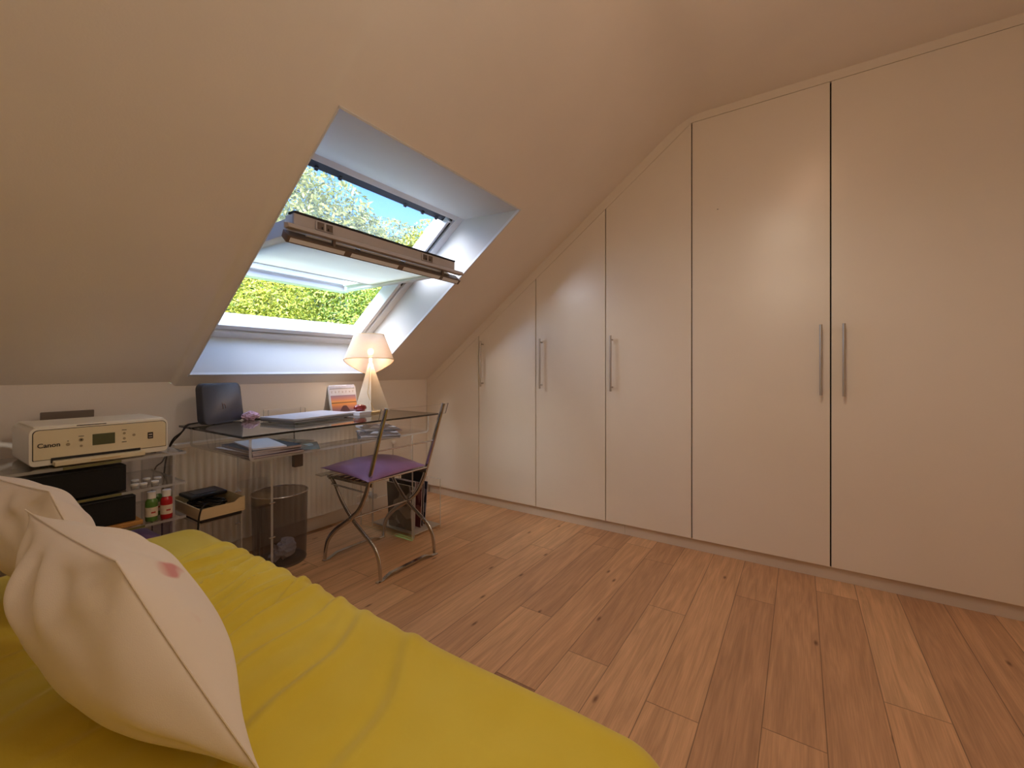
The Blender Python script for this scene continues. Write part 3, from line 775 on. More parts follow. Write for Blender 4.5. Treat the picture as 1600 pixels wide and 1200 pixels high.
# ------------------------------------------------------------------ desk: clear acrylic base with shelf, dark-edged glass top
GT = 0.757       # top of the glass
dk = thing('acrylic_desk', 'clear acrylic desk with a glass top and a lower shelf, under the roof window', 'desk', (1.4, 2.1, 0))
gt = MB(); gt.sheet(0.842, 1.975, 1.872, 2.515, GT - .009, GT)
gt.build('glass_top', [M['glass_top'], M['glass_edge']], dk, smooth=False)
# shelf tray: sheet bent up at both ends to carry the top
def bent(xa, xb, z0, z1, r, t, y0, y1):
    outer = [(xa, z1)]; inner = [(xa + t, z1)]
    for k in range(7):
        a = pi + (pi / 2) * k / 6
        outer.append((xa + r + r * cos(a), z0 + r + r * sin(a))); inner.append((xa + r + (r - t) * cos(a), z0 + r + (r - t) * sin(a)))
    for k in range(7):
        a = 1.5 * pi + (pi / 2) * k / 6
        outer.append((xb - r + r * cos(a), z0 + r + r * sin(a))); inner.append((xb - r + (r - t) * cos(a), z0 + r + (r - t) * sin(a)))
    outer.append((xb, z1)); inner.append((xb - t, z1))
    return outer, inner
def bent_sheet(name, xa, xb, z0, z1, r, t, y0, y1, parent):
    o_, i_ = bent(xa, xb, z0, z1, r, t, y0, y1); n = len(o_); m = MB()
    vs = [(p[0], y0, p[1]) for p in o_] + [(p[0], y0, p[1]) for p in i_] + [(p[0], y1, p[1]) for p in o_] + [(p[0], y1, p[1]) for p in i_]
    face = []; edge = []
    for k in range(n - 1):
        face.append((k, k + 1, 2 * n + k + 1, 2 * n + k)); face.append((n + k, 3 * n + k, 3 * n + k + 1, n + k + 1))
        edge.append((k, n + k, n + k + 1, k + 1)); edge.append((2 * n + k, 2 * n + k + 1, 3 * n + k + 1, 3 * n + k))
    edge += [(0, 2 * n, 3 * n, n), (n - 1, 2 * n - 1, 4 * n - 1, 3 * n - 1)]
    m.add(vs, face, 0); m.add(vs, edge, 1)
    return m.build(name, [M['acrylic'], M['acrylic_edge']], parent, smooth=False)
bent_sheet('shelf', 0.872, 1.905, 0.645, GT - .0095, 0.024, 0.0105, 1.885, 2.47, dk)
def leg_panel(x, y0, y1, z0=0.0, z1=0.644, t=0.010):
    m = MB(); m.sheet(x - t / 2, x + t / 2, y0, y1, z0, z1); return m
leg_panel(0.975, 1.905, 2.215).build('leg_panel', [M['acrylic'], M['acrylic_edge']], dk, smooth=False)
leg_panel(1.818, 1.935, 2.42).build('leg_panel', [M['acrylic'], M['acrylic_edge']], dk, smooth=False)
for (x, y, z) in ((.975, 1.903, .30), (.975, 1.903, .45), (.975, 2.213, .30), (.975, 2.213, .45), (1.818, 1.933, .3), (1.818, 1.933, .45)):
    MB().tube([(x - .012, y, z), (x + .012, y, z)], .0035, 10).build('screw', M['chrome'], dk)

# magazine rack of clear acrylic to the right of the desk leg, with magazines
mr = thing('magazine_rack', 'low clear acrylic magazine rack on the floor at the right end of the desk', 'magazine rack', (1.97, 2.15, 0))
for x in (1.845, 2.075):
    MB().sheet(x - .004, x + .004, 1.95, 2.34, 0.0, .315).build('side_panel', [M['acrylic'], M['acrylic_edge']], mr, smooth=False)
MB().sheet(1.849, 2.071, 1.95, 2.34, 0.018, .025).build('bottom_panel', [M['acrylic_edge'], M['acrylic_edge']], mr, smooth=False)
MB().sheet(1.849, 2.071, 2.332, 2.34, 0.025, .315).build('back_panel', [M['acrylic'], M['acrylic_edge']], mr, smooth=False)
magl = ['grey magazine leaning against the left wall of the clear rack under the desk', 'magazine with a dark spine, second from the left in the rack under the desk',
        'pale magazine in the middle of the rack under the desk', 'reddish-brown covered magazine right of the middle of the rack under the desk',
        'black folder standing tallest in the clear rack under the desk', 'grey magazine leaning rightmost in the clear rack under the desk']
for i, (mm, x, h_, tl) in enumerate([(M['mag_d'], 1.872, .285, -.06), (M['navy'], 1.893, .30, -.03), (M['mag_d'], 1.917, .29, .02), (M['mag_b'], 1.945, .28, .05), (M['black'], 1.975, .345, .04), (M['mag_a'], 2.005, .27, .10)]):
    w = .21; y0 = 2.00 + (i % 3) * .012
    m = MB(); t = .008
    m.prism([(x, .026), (x + t, .026), (x + t + tl * h_, .026 + h_), (x + tl * h_, .026 + h_)], 'y', y0, y0 + w)
    mg = thing('magazine' if i != 4 else 'folder', magl[i], 'magazine' if i != 4 else 'folder', (x, y0 + .1, .026), group='magazines in the clear rack' if i != 4 else None)
    m.build('cover', mm, mg, bevel=.001)
    m2 = MB(); m2.prism([(x + .0015, .028), (x + t - .0015, .028), (x + t - .0015 + tl * h_, .0265 + h_), (x + .0015 + tl * h_, .0265 + h_)], 'y', y0 - .0008, y0 + w + .0006)
    m2.build('page_block', M['paper_edge'], mg)

# ------------------------------------------------------------------ things on the shelf of the desk
SH = 0.6558
def stack_item(name, label, cat, quad, z0, z1, m_cover, m_edge=None, group=None):
    cx = sum(q[0] for q in quad) / 4; cy = sum(q[1] for q in quad) / 4
    t = thing(name, label, cat, (cx, cy, z0), group=group)
    m = MB(); th = min(.0008, (z1 - z0) * .2)
    m.prism(quad, 'z', z1 - th, z1); m.prism(quad, 'z', z0, z0 + th)
    m.build('cover', m_cover, t, smooth=False)
    sh = lambda q, k: (cx + (q[0] - cx) * k, cy + (q[1] - cy) * k)
    MB().prism([sh(q, .988) for q in quad], 'z', z0 + th, z1 - th).build('page_block', m_edge or M['paper_edge'], t, smooth=False)
    return t
def rot_rect(cx, cy, w, h, a):
    c, s = cos(a), sin(a)
    return [(cx + x * c - y * s, cy + x * s + y * c) for x, y in ((-w / 2, -h / 2), (w / 2, -h / 2), (w / 2, h / 2), (-w / 2, h / 2))]
stack_item('folder', 'bottom plum folder of the pile under the left end of the glass top', 'folder', rot_rect(1.00, 2.04, .23, .31, -.05), SH, SH + .009, M['folder'])
stack_item('paper_sheaf', 'loose sheaf of white pages between the two folders in the left pile', 'papers', rot_rect(.995, 2.06, .22, .305, .06), SH + .009, SH + .019, M['paper'])
stack_item('folder', 'dark navy folder just below the top sheets of the left pile', 'folder', rot_rect(1.005, 2.055, .215, .30, -.02), SH + .019, SH + .030, M['navy'])
stack_item('paper_sheaf', 'thin white sheets lying on top of the left pile on the desk shelf', 'papers', [(.908, 1.932), (1.035, 1.895), (1.10, 2.19), (.95, 2.20)], SH + .030, SH + .036, M['paper'], M['paper'])
stack_item('brochure', 'pale teal brochure lying flat beside the left paper pile on the desk shelf', 'brochure', rot_rect(1.175, 2.00, .13, .22, -.5), SH, SH + .003, M['mag_c'])
stack_item('brochure', 'brown and teal brochure behind the pale one, in the middle of the desk shelf', 'brochure', rot_rect(1.20, 2.19, .15, .20, .35), SH, SH + .003, M['mag_c'])
stack_item('magazine', 'grey magazine at the bottom left of the pile under the lamp', 'magazine', rot_rect(1.615, 2.00, .22, .30, -.62), SH, SH + .007, M['navy'], M['paper'], 'magazines on the desk shelf')
stack_item('magazine', 'patterned grey magazine lying over the bottom left one of the pile under the lamp', 'magazine', rot_rect(1.625, 2.01, .21, .29, -.56), SH + .007, SH + .013, M['mag_a'], M['paper'], 'magazines on the desk shelf')
stack_item('magazine', 'reddish brown magazine at the right end of the desk shelf', 'magazine', rot_rect(1.785, 2.18, .15, .27, -.25), SH, SH + .006, M['mag_b'], M['paper'], 'magazines on the desk shelf')
stack_item('magazine', 'glossy grey magazine on top of the right pile on the desk shelf', 'magazine', rot_rect(1.745, 2.17, .20, .27, -.42), SH + .0135, SH + .020, M['mag_a'], M['paper'], 'magazines on the desk shelf')

# ------------------------------------------------------------------ things on the glass top
# laptop, closed
lt = thing('laptop', 'closed silver laptop lying on the glass desk top', 'laptop', (1.345, 2.235, GT), rz=radians(9), local=True)
def rrect(w, h, r, n=6):
    pts = []
    for cx, cy, a0 in ((w / 2 - r, h / 2 - r, 0), (-w / 2 + r, h / 2 - r, pi / 2), (-w / 2 + r, -h / 2 + r, pi), (w / 2 - r, -h / 2 + r, 1.5 * pi)):
        for k in range(n + 1):
            a = a0 + (pi / 2) * k / n; pts.append((cx + r * cos(a), cy + r * sin(a)))
    return pts
MB().prism(rrect(.395, .265, .012), 'z', .0165, .026).build('lid', M['silver'], lt, bevel=.001, ang=60)
MB().prism(rrect(.393, .262, .012), 'z', .005, .0145).build('base', mat('laptop_base_grey', (150, 152, 160), .4, metal=.5), lt, bevel=.002, ang=60)
for x in (-.16, .16):
    for y in (-.1, .1): MB().lathe([(.008, 0), (.007, .0055)], (x, y), 14).build('foot', M['gasket'], lt)
# black router with rounded square face
ro = thing('router', 'black rounded-square internet router standing upright on the left end of the glass desk top', 'router', (1.000, 2.440, GT), rz=radians(26), local=True)
def rblock(w, h, r, t, lean=0.10):
    m = MB()
    pts = rrect(w, h, r, 8); n = len(pts)
    prof = [(.982, 0.0), (.995, .002), (1.0, .006), (1.0, t - .006), (.995, t - .002), (.982, t)]
    vs = []
    for sc, y in prof:
        for (x, z) in pts:
            taper = 1.0 - 0.05 * (z / h + .5)
            vs.append((x * sc * taper, -t / 2 + y + lean * (z + h / 2), z * sc + h / 2 + .003))
    fs = [tuple(range(n)), tuple((len(prof) - 1) * n + k for k in range(n))[::-1]]
    for i in range(len(prof) - 1):
        for k in range(n):
            k2 = (k + 1) % n; fs.append((i * n + k, (i + 1) * n + k, (i + 1) * n + k2, i * n + k2))
    m.add(vs, fs); return m
rb_ = rblock(.255, .200, .030, .038); rb_.build('housing', M['router'], ro, ang=50, recalc=True)
# faint embossed emblem: a lower-case h like arch
em = MB(); em.tube([(-.014, -.0125, .104), (-.012, -.0150, .085), (-.011, -.0160, .072)], .0012, 8)
em.tube([(-.012, -.0145, .092), (-.005, -.0138, .098), (.003, -.0142, .094), (.006, -.0160, .074)], .0012, 8)
em.build('emblem', mat('copper_emblem', (92, 66, 56), .4, metal=.6), ro)
MB().box(-.06, .06, -.012, .03, 0, .0035).build('foot', M['gasket'], ro)
# pink crystals
pk = MB()
random.seed(3)
bm = bmesh.new(); bmesh.ops.create_icosphere(bm, subdivisions=4, radius=1.0)
vs = []
for v in bm.verts:
    p = v.co.normalized(); k = 1 + .16 * noise.noise(p * 3.1) + .10 * noise.noise(p * 8.0)
    lob = 1 + .12 * cos(p.x * 5)
    vs.append((1.150 + p.x * .047 * k, 2.475 + p.y * .032 * k * lob, GT + .0205 + max(-.0200, p.z * .024 * k * lob)))
fs = [tuple(v.index for v in f.verts) for f in bm.faces]; bm.free()
tag(pk.add(vs, fs).build('pink_crystal', M['crystal'], ang=25), 'small rough pink crystal lying beside the router on the desk', 'crystal')
tag(MB().box(1.16, 1.225, 2.452, 2.462, GT, GT + .006).build('pen', M['ink'], bevel=.002), 'thin dark pen lying in front of the pink crystal', 'pen')
# acrylic pen tray behind the laptop
pt_ = thing('pen_tray', 'low clear acrylic tray behind the laptop', 'tray', (1.33, 2.49, GT))
t = MB(); X0, X1, Y0, Y1 = 1.235, 1.452, 2.452, 2.508
t.sheet(X0, X1, Y0, Y0 + .004, GT, GT + .045).sheet(X0, X1, Y1 - .004, Y1, GT, GT + .045).sheet(X0, X0 + .004, Y0 + .004, Y1 - .004, GT, GT + .045).sheet(X1 - .004, X1, Y0 + .004, Y1 - .004, GT, GT + .045).sheet(X0 + .004, X1 - .004, Y0 + .004, Y1 - .004, GT, GT + .004)
t.build('tray_box', [M['acrylic'], M['acrylic_edge']], pt_, smooth=False)
# desk calendar
ca = thing('desk_calendar', 'small spiral-bound desk calendar with a sunset picture, standing behind the laptop', 'calendar', (1.69, 2.44, GT), rz=radians(2), local=True)
lean = .22
def lean_xf(off=0): return Matrix.Translation((0, -.035 + off, 0)) @ Matrix.Rotation(-lean, 4, 'X')
MB().box(-.100, .100, 0, .002, 0, .168).xf(lean_xf()).build('page', M['paper'], ca)
MB().box(-.103, .103, .006, .008, 0, .170).xf(lean_xf()).build('front_board', M['base_wood'], ca)
MB().box(-.103, .103, -.001, .001, 0, .170).xf(Matrix.Translation((0, .045, 0)) @ Matrix.Rotation(lean, 4, 'X')).build('back_board', M['base_wood'], ca)
pc = MB().box(-.092, .092, -.0012, 0, .004, .110).xf(lean_xf()).build('picture', M['sunset'], ca, smooth=False)
MB().prism([(-.042, .006), (.036, .006), (.016, .038), (.008, .043), (-.010, .043), (-.020, .036)], 'y', -.0020, -.0012).xf(lean_xf()).build('pier_print', mat('pier_print', (104, 66, 70), .5), pc)
ch = MB()
for k, q in enumerate(range(7)):
    xx = -.078 + k * .026
    ch.box(xx - .0035, xx - .0015, -.0006, 0, .126, .138); ch.box(xx - .0035, xx + .003, -.0006, 0, .130 if k % 2 else .136, .1325 if k % 2 else .138)
ch.xf(lean_xf()).build('heading_print', mat('heading_print', (150, 128, 118), .6), ca)
spi = MB()
for k in range(17):
    xx = -.088 + k * .011
    spi.tube([(xx, .003 + .008 * cos(a), .166 + .010 * sin(a)) for a in [2 * pi * j / 14 for j in range(14)]], .0016, 6, closed=True)
spi.xf(lean_xf()).build('spiral_binding', M['paper'], ca)
hol = MB()
for k in range(17): hol.box(-.088 + k * .011 - .002, -.088 + k * .011 + .002, -.0005, .0, .150, .156)
hol.xf(lean_xf()).build('punched_hole', M['ink'], ca)
# red glass paperweight on small papers
tag(MB().lathe([(0, 0), (.028, .002), (.040, .012), (.043, .022), (.036, .033), (.02, .040), (0, .042)], (1.665, 2.225), 32, z=GT + .0185, sy=.72).build('glass_paperweight', M['red_glass'], ang=80), 'dark red glass paperweight on a little pack of paper beside the lamp', 'paperweight')
stack_item('note_pad', 'small white note pad under the red glass paperweight', 'note pad', rot_rect(1.66, 2.215, .11, .085, .2), GT, GT + .018, M['paper'], M['paper'])
tag(MB().prism(rrect(.085, .03, .006), 'z', GT, GT + .012).xf(Matrix.Translation((1.752, 2.20, 0)) @ Matrix.Rotation(.15, 4, 'Z')).build('stapler', M['cord'], bevel=.003), 'small brown case lying at the foot of the lamp', 'case')

# ------------------------------------------------------------------ table lamp
lx, ly = 1.835, 2.345
tl = thing('table_lamp', 'lit table lamp with tapered pale shade on three folded fins, on the desk', 'lamp', (lx, ly, GT))
APEX = Vector((lx, ly, GT + .318))
def fin(az, rad, m, th=.003):
    d = Vector((cos(az), sin(az), 0)); n = Vector((-sin(az), cos(az), 0)) * th
    p = [Vector((lx, ly, GT)) + d * .004, Vector((lx, ly, GT)) + d * rad, APEX + d * .010, APEX + Vector((0, 0, 0)) - d * .0]
    vs = [q + n for q in p] + [q - n for q in p]
    m.add([tuple(q) for q in vs], [(0, 1, 2, 3), (7, 6, 5, 4), (0, 4, 5, 1), (1, 5, 6, 2), (2, 6, 7, 3), (3, 7, 4, 0)])
toc = math.atan2(-ly, -lx)
for az, rr in ((toc + 0.0, .105), (toc - 1.75, .100), (toc + 1.55, .120)):
    m = MB(); fin(az, rr, m); m.build('fin', M['base_wood'], tl, recalc=True)
# shade: rounded three-sided cone, tipped back a little
SHC = Vector((lx - .01, ly, GT + .392))
face_az = toc
def tri_r(a, R):
    # radius of a softly rounded triangle with a flat side facing the camera side
    k = 3; b_ = (a % (2 * pi / k)) - pi / k
    flat = R * cos(pi / k) / max(cos(b_), .01)
    return min(flat, R) * .0 + (flat ** -6 + (R * .80) ** -6) ** (-1 / 6)
def shade(u, v, off=0.0):
    a = 2 * pi * u
    R = (.225 * (1 - v) + .140 * v) + off
    rr = tri_r(a, R)
    ang = a + face_az - pi / 3 + pi / 3 + 0
    z = -.095 + .190 * v
    return (rr * cos(ang + pi / 3 + pi / 3 * 0), rr * sin(ang + pi / 3), z)
tilt = Matrix.Translation(SHC) @ Matrix.Rotation(radians(-22), 4, Vector((cos(toc + pi / 2), sin(toc + pi / 2), 0)))
ms = MB(); ms.grid(lambda u, v: shade(u, v), 96, 10, wrap_u=True)
ms.xf(tilt)
M['shade'] = fabric_trans('linen_shade', (206, 186, 170), 0.22, weave=260)
_nt = M['shade'].node_tree; _o = _nt.nodes['Material Output']; _src = _o.inputs[0].links[0].from_socket
_tp = _nt.nodes.new('ShaderNodeBsdfTransparent'); _mx = _nt.nodes.new('ShaderNodeMixShader'); _mx.inputs[0].default_value = 0.16
_nt.links.new(_src, _mx.inputs[1]); _nt.links.new(_tp.outputs[0], _mx.inputs[2]); _nt.links.new(_mx.outputs[0], _o.inputs[0])
shd = ms.build('lamp_shade', M['shade'], tl, ang=70)
shd['_o'] = tuple(tl['_o'])
rim = MB()
for v in (0.0, 1.0): rim.tube([tilt @ Vector(shade(k / 72, v)) for k in range(72)], .0022, 6, closed=True)
rim.build('rim', M['cord'], shd)
BUL = SHC + Vector((-.005, -.02, -.005))
MB().lathe([(0, -.022), (.011, -.019), (.018, -.010), (.021, 0), (.018, .011), (.011, .019), (0, .022)], (BUL.x, BUL.y), 24, z=BUL.z).build('bulb', emit('warm_bulb', (1.0, 0.70, 0.30), 14.0), tl)
MB().tube([APEX, BUL - Vector((0, 0, .03))], .011, 14).build('socket', M['base_wood'], tl)
MB().tube([APEX - Vector((.012, .012, .01)), Vector((lx - .022, ly - .022, GT + .22)), Vector((lx - .05, ly - .035, GT + .12)), Vector((lx - .035, ly - .055, GT + .05)), Vector((lx - .045, ly - .09, GT + .012)), Vector((lx - .02, ly - .12, GT + .010))], .0024, 8).build('cord', M['cord'], tl)
lamp_light('table_lamp_light', tuple(BUL + Vector((0, 0, -.045))), 3.2, col=(1.0, 0.68, 0.42), rad=.018)

# ------------------------------------------------------------------ chair (folding bistro frame in polished steel, clear slats)
cr = thing('folding_chair', 'folding bistro chair of polished steel with clear acrylic backrest, at the desk', 'chair', (1.56, 1.92, 0))
XLc, XRc = 1.365, 1.757
def smooth_path(p, n=6):
    P = [Vector(q) for q in p]; out = []
    for i in range(len(P) - 1):
        a = P[max(i - 1, 0)]; b = P[i]; c = P[i + 1]; d = P[min(i + 2, len(P) - 1)]
        for k in range(n):
            t = k / n
            out.append(0.5 * ((2 * b) + (c - a) * t + (2 * a - 5 * b + 4 * c - d) * t * t + (3 * b - a - 3 * c + d) * t ** 3))
    out.append(P[-1]); return out
LA = [(1.628, .842), (1.668, .73), (1.712, .603), (1.752, .490), (1.782, .410), (1.835, .325), (1.912, .262), (2.025, .189), (2.090, .125), (2.113, .069), (2.124, .012)]
LB = [(2.088, .455), (2.044, .415), (2.005, .360), (1.955, .308), (1.890, .255), (1.815, .210), (1.742, .165), (1.706, .120), (1.692, .075), (1.685, .012)]
for x in (XLc, XRc):
    s1 = 0.006 if x == XLc else -0.006
    p = MB(); p.tube(smooth_path([(x, y, z) for y, z in LA]), .0, 10, flat=(.0065, .0135)); p.build('leg', M['chrome'], cr, ang=60)
    p = MB(); p.tube(smooth_path([(x + s1 * 1.9, y, z) for y, z in LB]), .0, 10, flat=(.006, .0120)); p.build('leg', M['chrome'], cr, ang=60)
    MB().tube([(x - .012, 1.900, .268), (x + .012, 1.900, .268)], .008, 12).build('pivot_bolt', M['chrome'], cr)
    # seat side rail
    MB().box(x + s1 * 1.9 - .003, x + s1 * 1.9 + .003, 1.745, 2.115, .448, .468).build('seat_rail', M['chrome'], cr, bevel=.001)
MB().tube([(XLc, 1.900, .266), (XRc, 1.900, .266)], .0045, 10).build('cross_rod', M['chrome'], cr)
MB().tube([(XLc, 1.703, .632), (XRc, 1.703, .632)], .0038, 10).build('cross_rod', M['chrome'], cr)
MB().tube([(XLc, 1.752, .478), (XRc, 1.752, .478)], .0065, 10).build('cross_rod', M['chrome'], cr)
MB().tube([(XLc, 2.085, .45), (XRc, 2.085, .45)], .0055, 10).build('cross_rod', M['chrome'], cr)
MB().tube([(XLc, 1.80, .42), (XLc, 2.06, .425)], .004, 8).build('cross_rod', M['chrome'], cr)
def floor_bar(y):
    pr = [(-.205, .004), (-.17, .004), (-.155, .010), (-.12, .022), (.12, .022), (.155, .010), (.17, .004), (.205, .004)]
    m = MB(); n = len(pr); vs = []
    for x, z in pr:
        for dy, dz in ((-.011, 0), (.011, 0), (.011, .004), (-.011, .004)): vs.append((1.561 + x, y + dy, z - .003 + dz))
    fs = [(0, 1, 2, 3), tuple((n - 1) * 4 + k for k in (3, 2, 1, 0))]
    for i in range(n - 1):
        for k in range(4):
            k2 = (k + 1) % 4; fs.append((i * 4 + k, (i + 1) * 4 + k, (i + 1) * 4 + k2, i * 4 + k2))
    return m.add(vs, fs)
floor_bar(2.126).build('floor_bar', M['chrome'], cr, recalc=True, ang=30)
floor_bar(1.688).build('floor_bar', M['chrome'], cr, recalc=True, ang=30)
for k in range(7):
    y = 1.785 + k * .050
    MB().box(XLc - .012, XRc + .012, y - .018, y + .018, .4685, .4725).build('seat_slat', [M['chrome']], cr, bevel=.001)
MB().box(XLc - .035, XRc + .035, 2.10, 2.155, .462, .470).build('front_slat', M['acrylic_edge'], cr, bevel=.002)
def backslat(u, v, off=0):
    x = 1.338 + u * .462; bow = -.030 * (1 - (2 * u - 1) ** 2)
    z = .784 + v * .058
    return (x, 1.650 + bow + off - (z - .784) * .35, z)
m = MB(); m.grid(lambda u, v: backslat(u, v), 24, 1, 0); m.grid(lambda u, v: backslat(u, v, .005), 24, 1, 0)
def strip(u, v, vv_): 
    a = Vector(backslat(u, vv_)); b = Vector(backslat(u, vv_, .005)); return tuple(a.lerp(b, v))
m.grid(lambda u, v: strip(u, v, 0), 24, 1, 1); m.grid(lambda u, v: strip(u, v, 1), 24, 1, 1)
m.grid(lambda u, v: tuple(Vector(backslat(0, v)).lerp(Vector(backslat(0, v, .005)), u)), 1, 1, 1); m.grid(lambda u, v: tuple(Vector(backslat(1, v)).lerp(Vector(backslat(1, v, .005)), u)), 1, 1, 1)
M['slat_edge'] = clear('slat_edge', (.42, .40, .38), ior=1.5, rough=.08, body=.6, body_col=(.22, .20, .19))
m.build('back_slat', [M['acrylic'], M['slat_edge']], cr, ang=60)

def cushion(P, T, name, m_, seed=0, n=40, pinch=.05, wr=.006, parent=None, prt=None, crease=0.0, asym=(1, 1)):
    """stuffed cushion between four corner points (u right, v up)"""
    P = [Vector(p) for p in P]
    nrm = ((P[1] - P[0]).cross(P[3] - P[0])).normalized()
    cen = sum(P, Vector()) / 4
    vs = []; fs = []; pa = []
    for side in (0, 1):
        sg = 1 if side else -1
        for j in range(n + 1):
            for i in range(n + 1):
                u = i / n; v = j / n
                q = P[0].lerp(P[1], u).lerp(P[3].lerp(P[2], u), v)
                uu = 2 * u - 1; vv = 2 * v - 1
                # edges pull in between the corners
                pin = pinch * ((1 - uu * uu) * abs(vv) ** 3 + (1 - vv * vv) * abs(uu) ** 3)
                q = q.lerp(cen, pin)
                hgt = (max(0, 1 - abs(uu) ** 2.2) ** .74) * (max(0, 1 - abs(vv) ** 2.2) ** .74)
                # radial wrinkles running out of the corners and along the seam
                w = 0
                for cu, cv in ((-1, -1), (1, -1), (1, 1), (-1, 1)):
                    dx, dy = uu - cu, vv - cv; d = sqrt(dx * dx + dy * dy) + 1e-4
                    an_ = math.atan2(dy, dx)
                    w += sin(an_ * 9 + seed + cu * 2 + cv) * math.exp(-((d - .55) / .42) ** 2) * .55
                w += noise.noise(Vector((u * 3 + seed, v * 3, side * 5))) * .9
                w += noise.noise(Vector((u * 9 + seed, v * 4, side * 5))) * .45
                w += crease * (sin((uu * 1.0 + vv * .5) * 15 + 2.5 * noise.noise(Vector((u * 2, v * 3, seed)))) * math.exp(-((vv - .62) / .28) ** 2) * math.exp(-((uu + .05) / .55) ** 2))
                edge = min(1, min(1 - abs(uu), 1 - abs(vv)) * 6)
                q = q + nrm * sg * (T * asym[side] * hgt + wr * w * edge)
                vs.append(tuple(q)); pa.append((1.0 if (prt == side) else 0.0) * max(0, min(1, (hgt - .42) * 5)))
        o = side * (n + 1) ** 2
        for j in range(n):
            for i in range(n):
                a = o + j * (n + 1) + i; f_ = (a, a + 1, a + n + 2, a + n + 1)
                fs.append(f_ if side else f_[::-1])
    org = Vector(parent.get('_o', (0, 0, 0))) if parent is not None else Vector((0, 0, 0))
    me = bpy.data.meshes.new(name); me.from_pydata([tuple(Vector(p) - org) for p in vs], [], fs); me.materials.append(m_)
    at = me.attributes.new('print', 'FLOAT', 'POINT'); at.data.foreach_set('value', pa)
    bm = bmesh.new(); bm.from_mesh(me); bmesh.ops.remove_doubles(bm, verts=bm.verts, dist=2e-5); bmesh.ops.recalc_face_normals(bm, faces=bm.faces); bm.to_mesh(me); bm.free()
    me.polygons.foreach_set('use_smooth', [True] * len(me.polygons)); me.update()
    o_ = bpy.data.objects.new(name, me); C.objects.link(o_)
    if parent is not None: o_.parent = parent
    s = o_.modifiers.new('sub', 'SUBSURF'); s.levels = 1; s.render_levels = 1
    return o_, P, pinch, cen
so_, *_ = cushion([(1.320, 1.705, .490), (1.745, 1.735, .492), (1.790, 2.12, .496), (1.335, 2.135, .505)], .050, 'seat_cushion', M['purple'], seed=2, n=36, pinch=.07, wr=.0035, asym=(.35, 1.1), crease=.8)
tag(so_, 'mauve purple satin seat cushion lying on the folding chair', 'cushion')

# ------------------------------------------------------------------ waste bin
bx, by = 1.238, 2.335
wb_ = thing('waste_bin', 'see-through smoke-grey waste bin with a metal rim on the floor under the desk', 'bin', (bx, by, 0))
MB().lathe([(.128, .004), (.136, .37)], (bx, by), 64).build('wall', M['smoke'], wb_, ang=80)
# the lathe caps both ends: replace by an open wall
_w = wb_.children[0] if wb_.children else None
bpy.context.view_layer.update()
for ob in list(bpy.data.objects):
    if ob.parent == wb_ and ob.name.startswith('wall'):
        bm = bmesh.new(); bm.from_mesh(ob.data)
        bmesh.ops.delete(bm, geom=[f for f in bm.faces if len(f.verts) > 10], context='FACES_ONLY'); bm.to_mesh(ob.data); bm.free()
        ob.name = 'bin_wall'
MB().lathe([(.0, .0), (.128, .0), (.130, .010), (.126, .012), (0, .010)], (bx, by), 48).build('bottom', M['flap'], wb_)
MB().tube([(bx + .1365 * cos(a), by + .1365 * sin(a), .370) for a in [2 * pi * k / 64 for k in range(64)]], .0032, 8, closed=True).build('rim', M['chrome'], wb_)
# crumpled paper in the bin
random.seed(9)
def crumple(cx, cy, cz, r, seed):
    bm = bmesh.new(); bmesh.ops.create_icosphere(bm, subdivisions=3, radius=1)
    vs = []
    for v in bm.verts:
        p = v.co.normalized(); c = noise.cell(p * 2.3 + Vector((seed, 0, 0))); k = .78 + .35 * c + .18 * noise.noise(p * 5 + Vector((seed, 1, 2)))
        vs.append((cx + p.x * r * k * 1.15, cy + p.y * r * k, max(.0125, cz + p.z * r * k * .75)))
    fs = [tuple(v.index for v in f.verts) for f in bm.faces]; bm.free(); return MB().add(vs, fs)
tag(crumple(bx - .01, by - .045, .060, .062, 3.0).build('crumpled_paper', M['paper'], smooth=False), 'crumpled white paper lying in the bottom of the waste bin, the front ball', 'paper', 'crumpled papers in the waste bin')
tag(crumple(bx + .05, by + .045, .055, .050, 7.0).build('crumpled_paper', M['paper'], smooth=False), 'crumpled white paper at the back of the waste bin', 'paper', 'crumpled papers in the waste bin')

# ------------------------------------------------------------------ clear shelving with printer
RX0, RX1, RY0, RY1 = 0.06, 0.735, 2.12, 2.52
rk = thing('acrylic_shelving', 'low clear acrylic shelving unit under the printer', 'shelf', (.4, 2.3, 0))
SHZ = (.27, .415, .556, .680)
for z in SHZ:
    MB().sheet(RX0, RX1, RY0, RY1, z, z + .010).build('shelf', [M['acrylic'], M['acrylic_edge']], rk, smooth=False)
for x in (RX0 - .008, RX1 - .040):
    MB().sheet(x, x + .008, RY0 + .02, RY1 - .01, 0, .680).build('side_panel', [M['acrylic'], M['acrylic_edge']], rk, smooth=False)
for x0, x1, z in ((.385, .53, .556), (.375, .53, .680), (.50, .60, .415)):
    MB().box(x0, x1, RY0 - .0012, RY0 + .0005, z + .001, z + .0095).build('edge_reflection', M['olive'], rk)  # reflections in the shelf edges, painted as olive strips

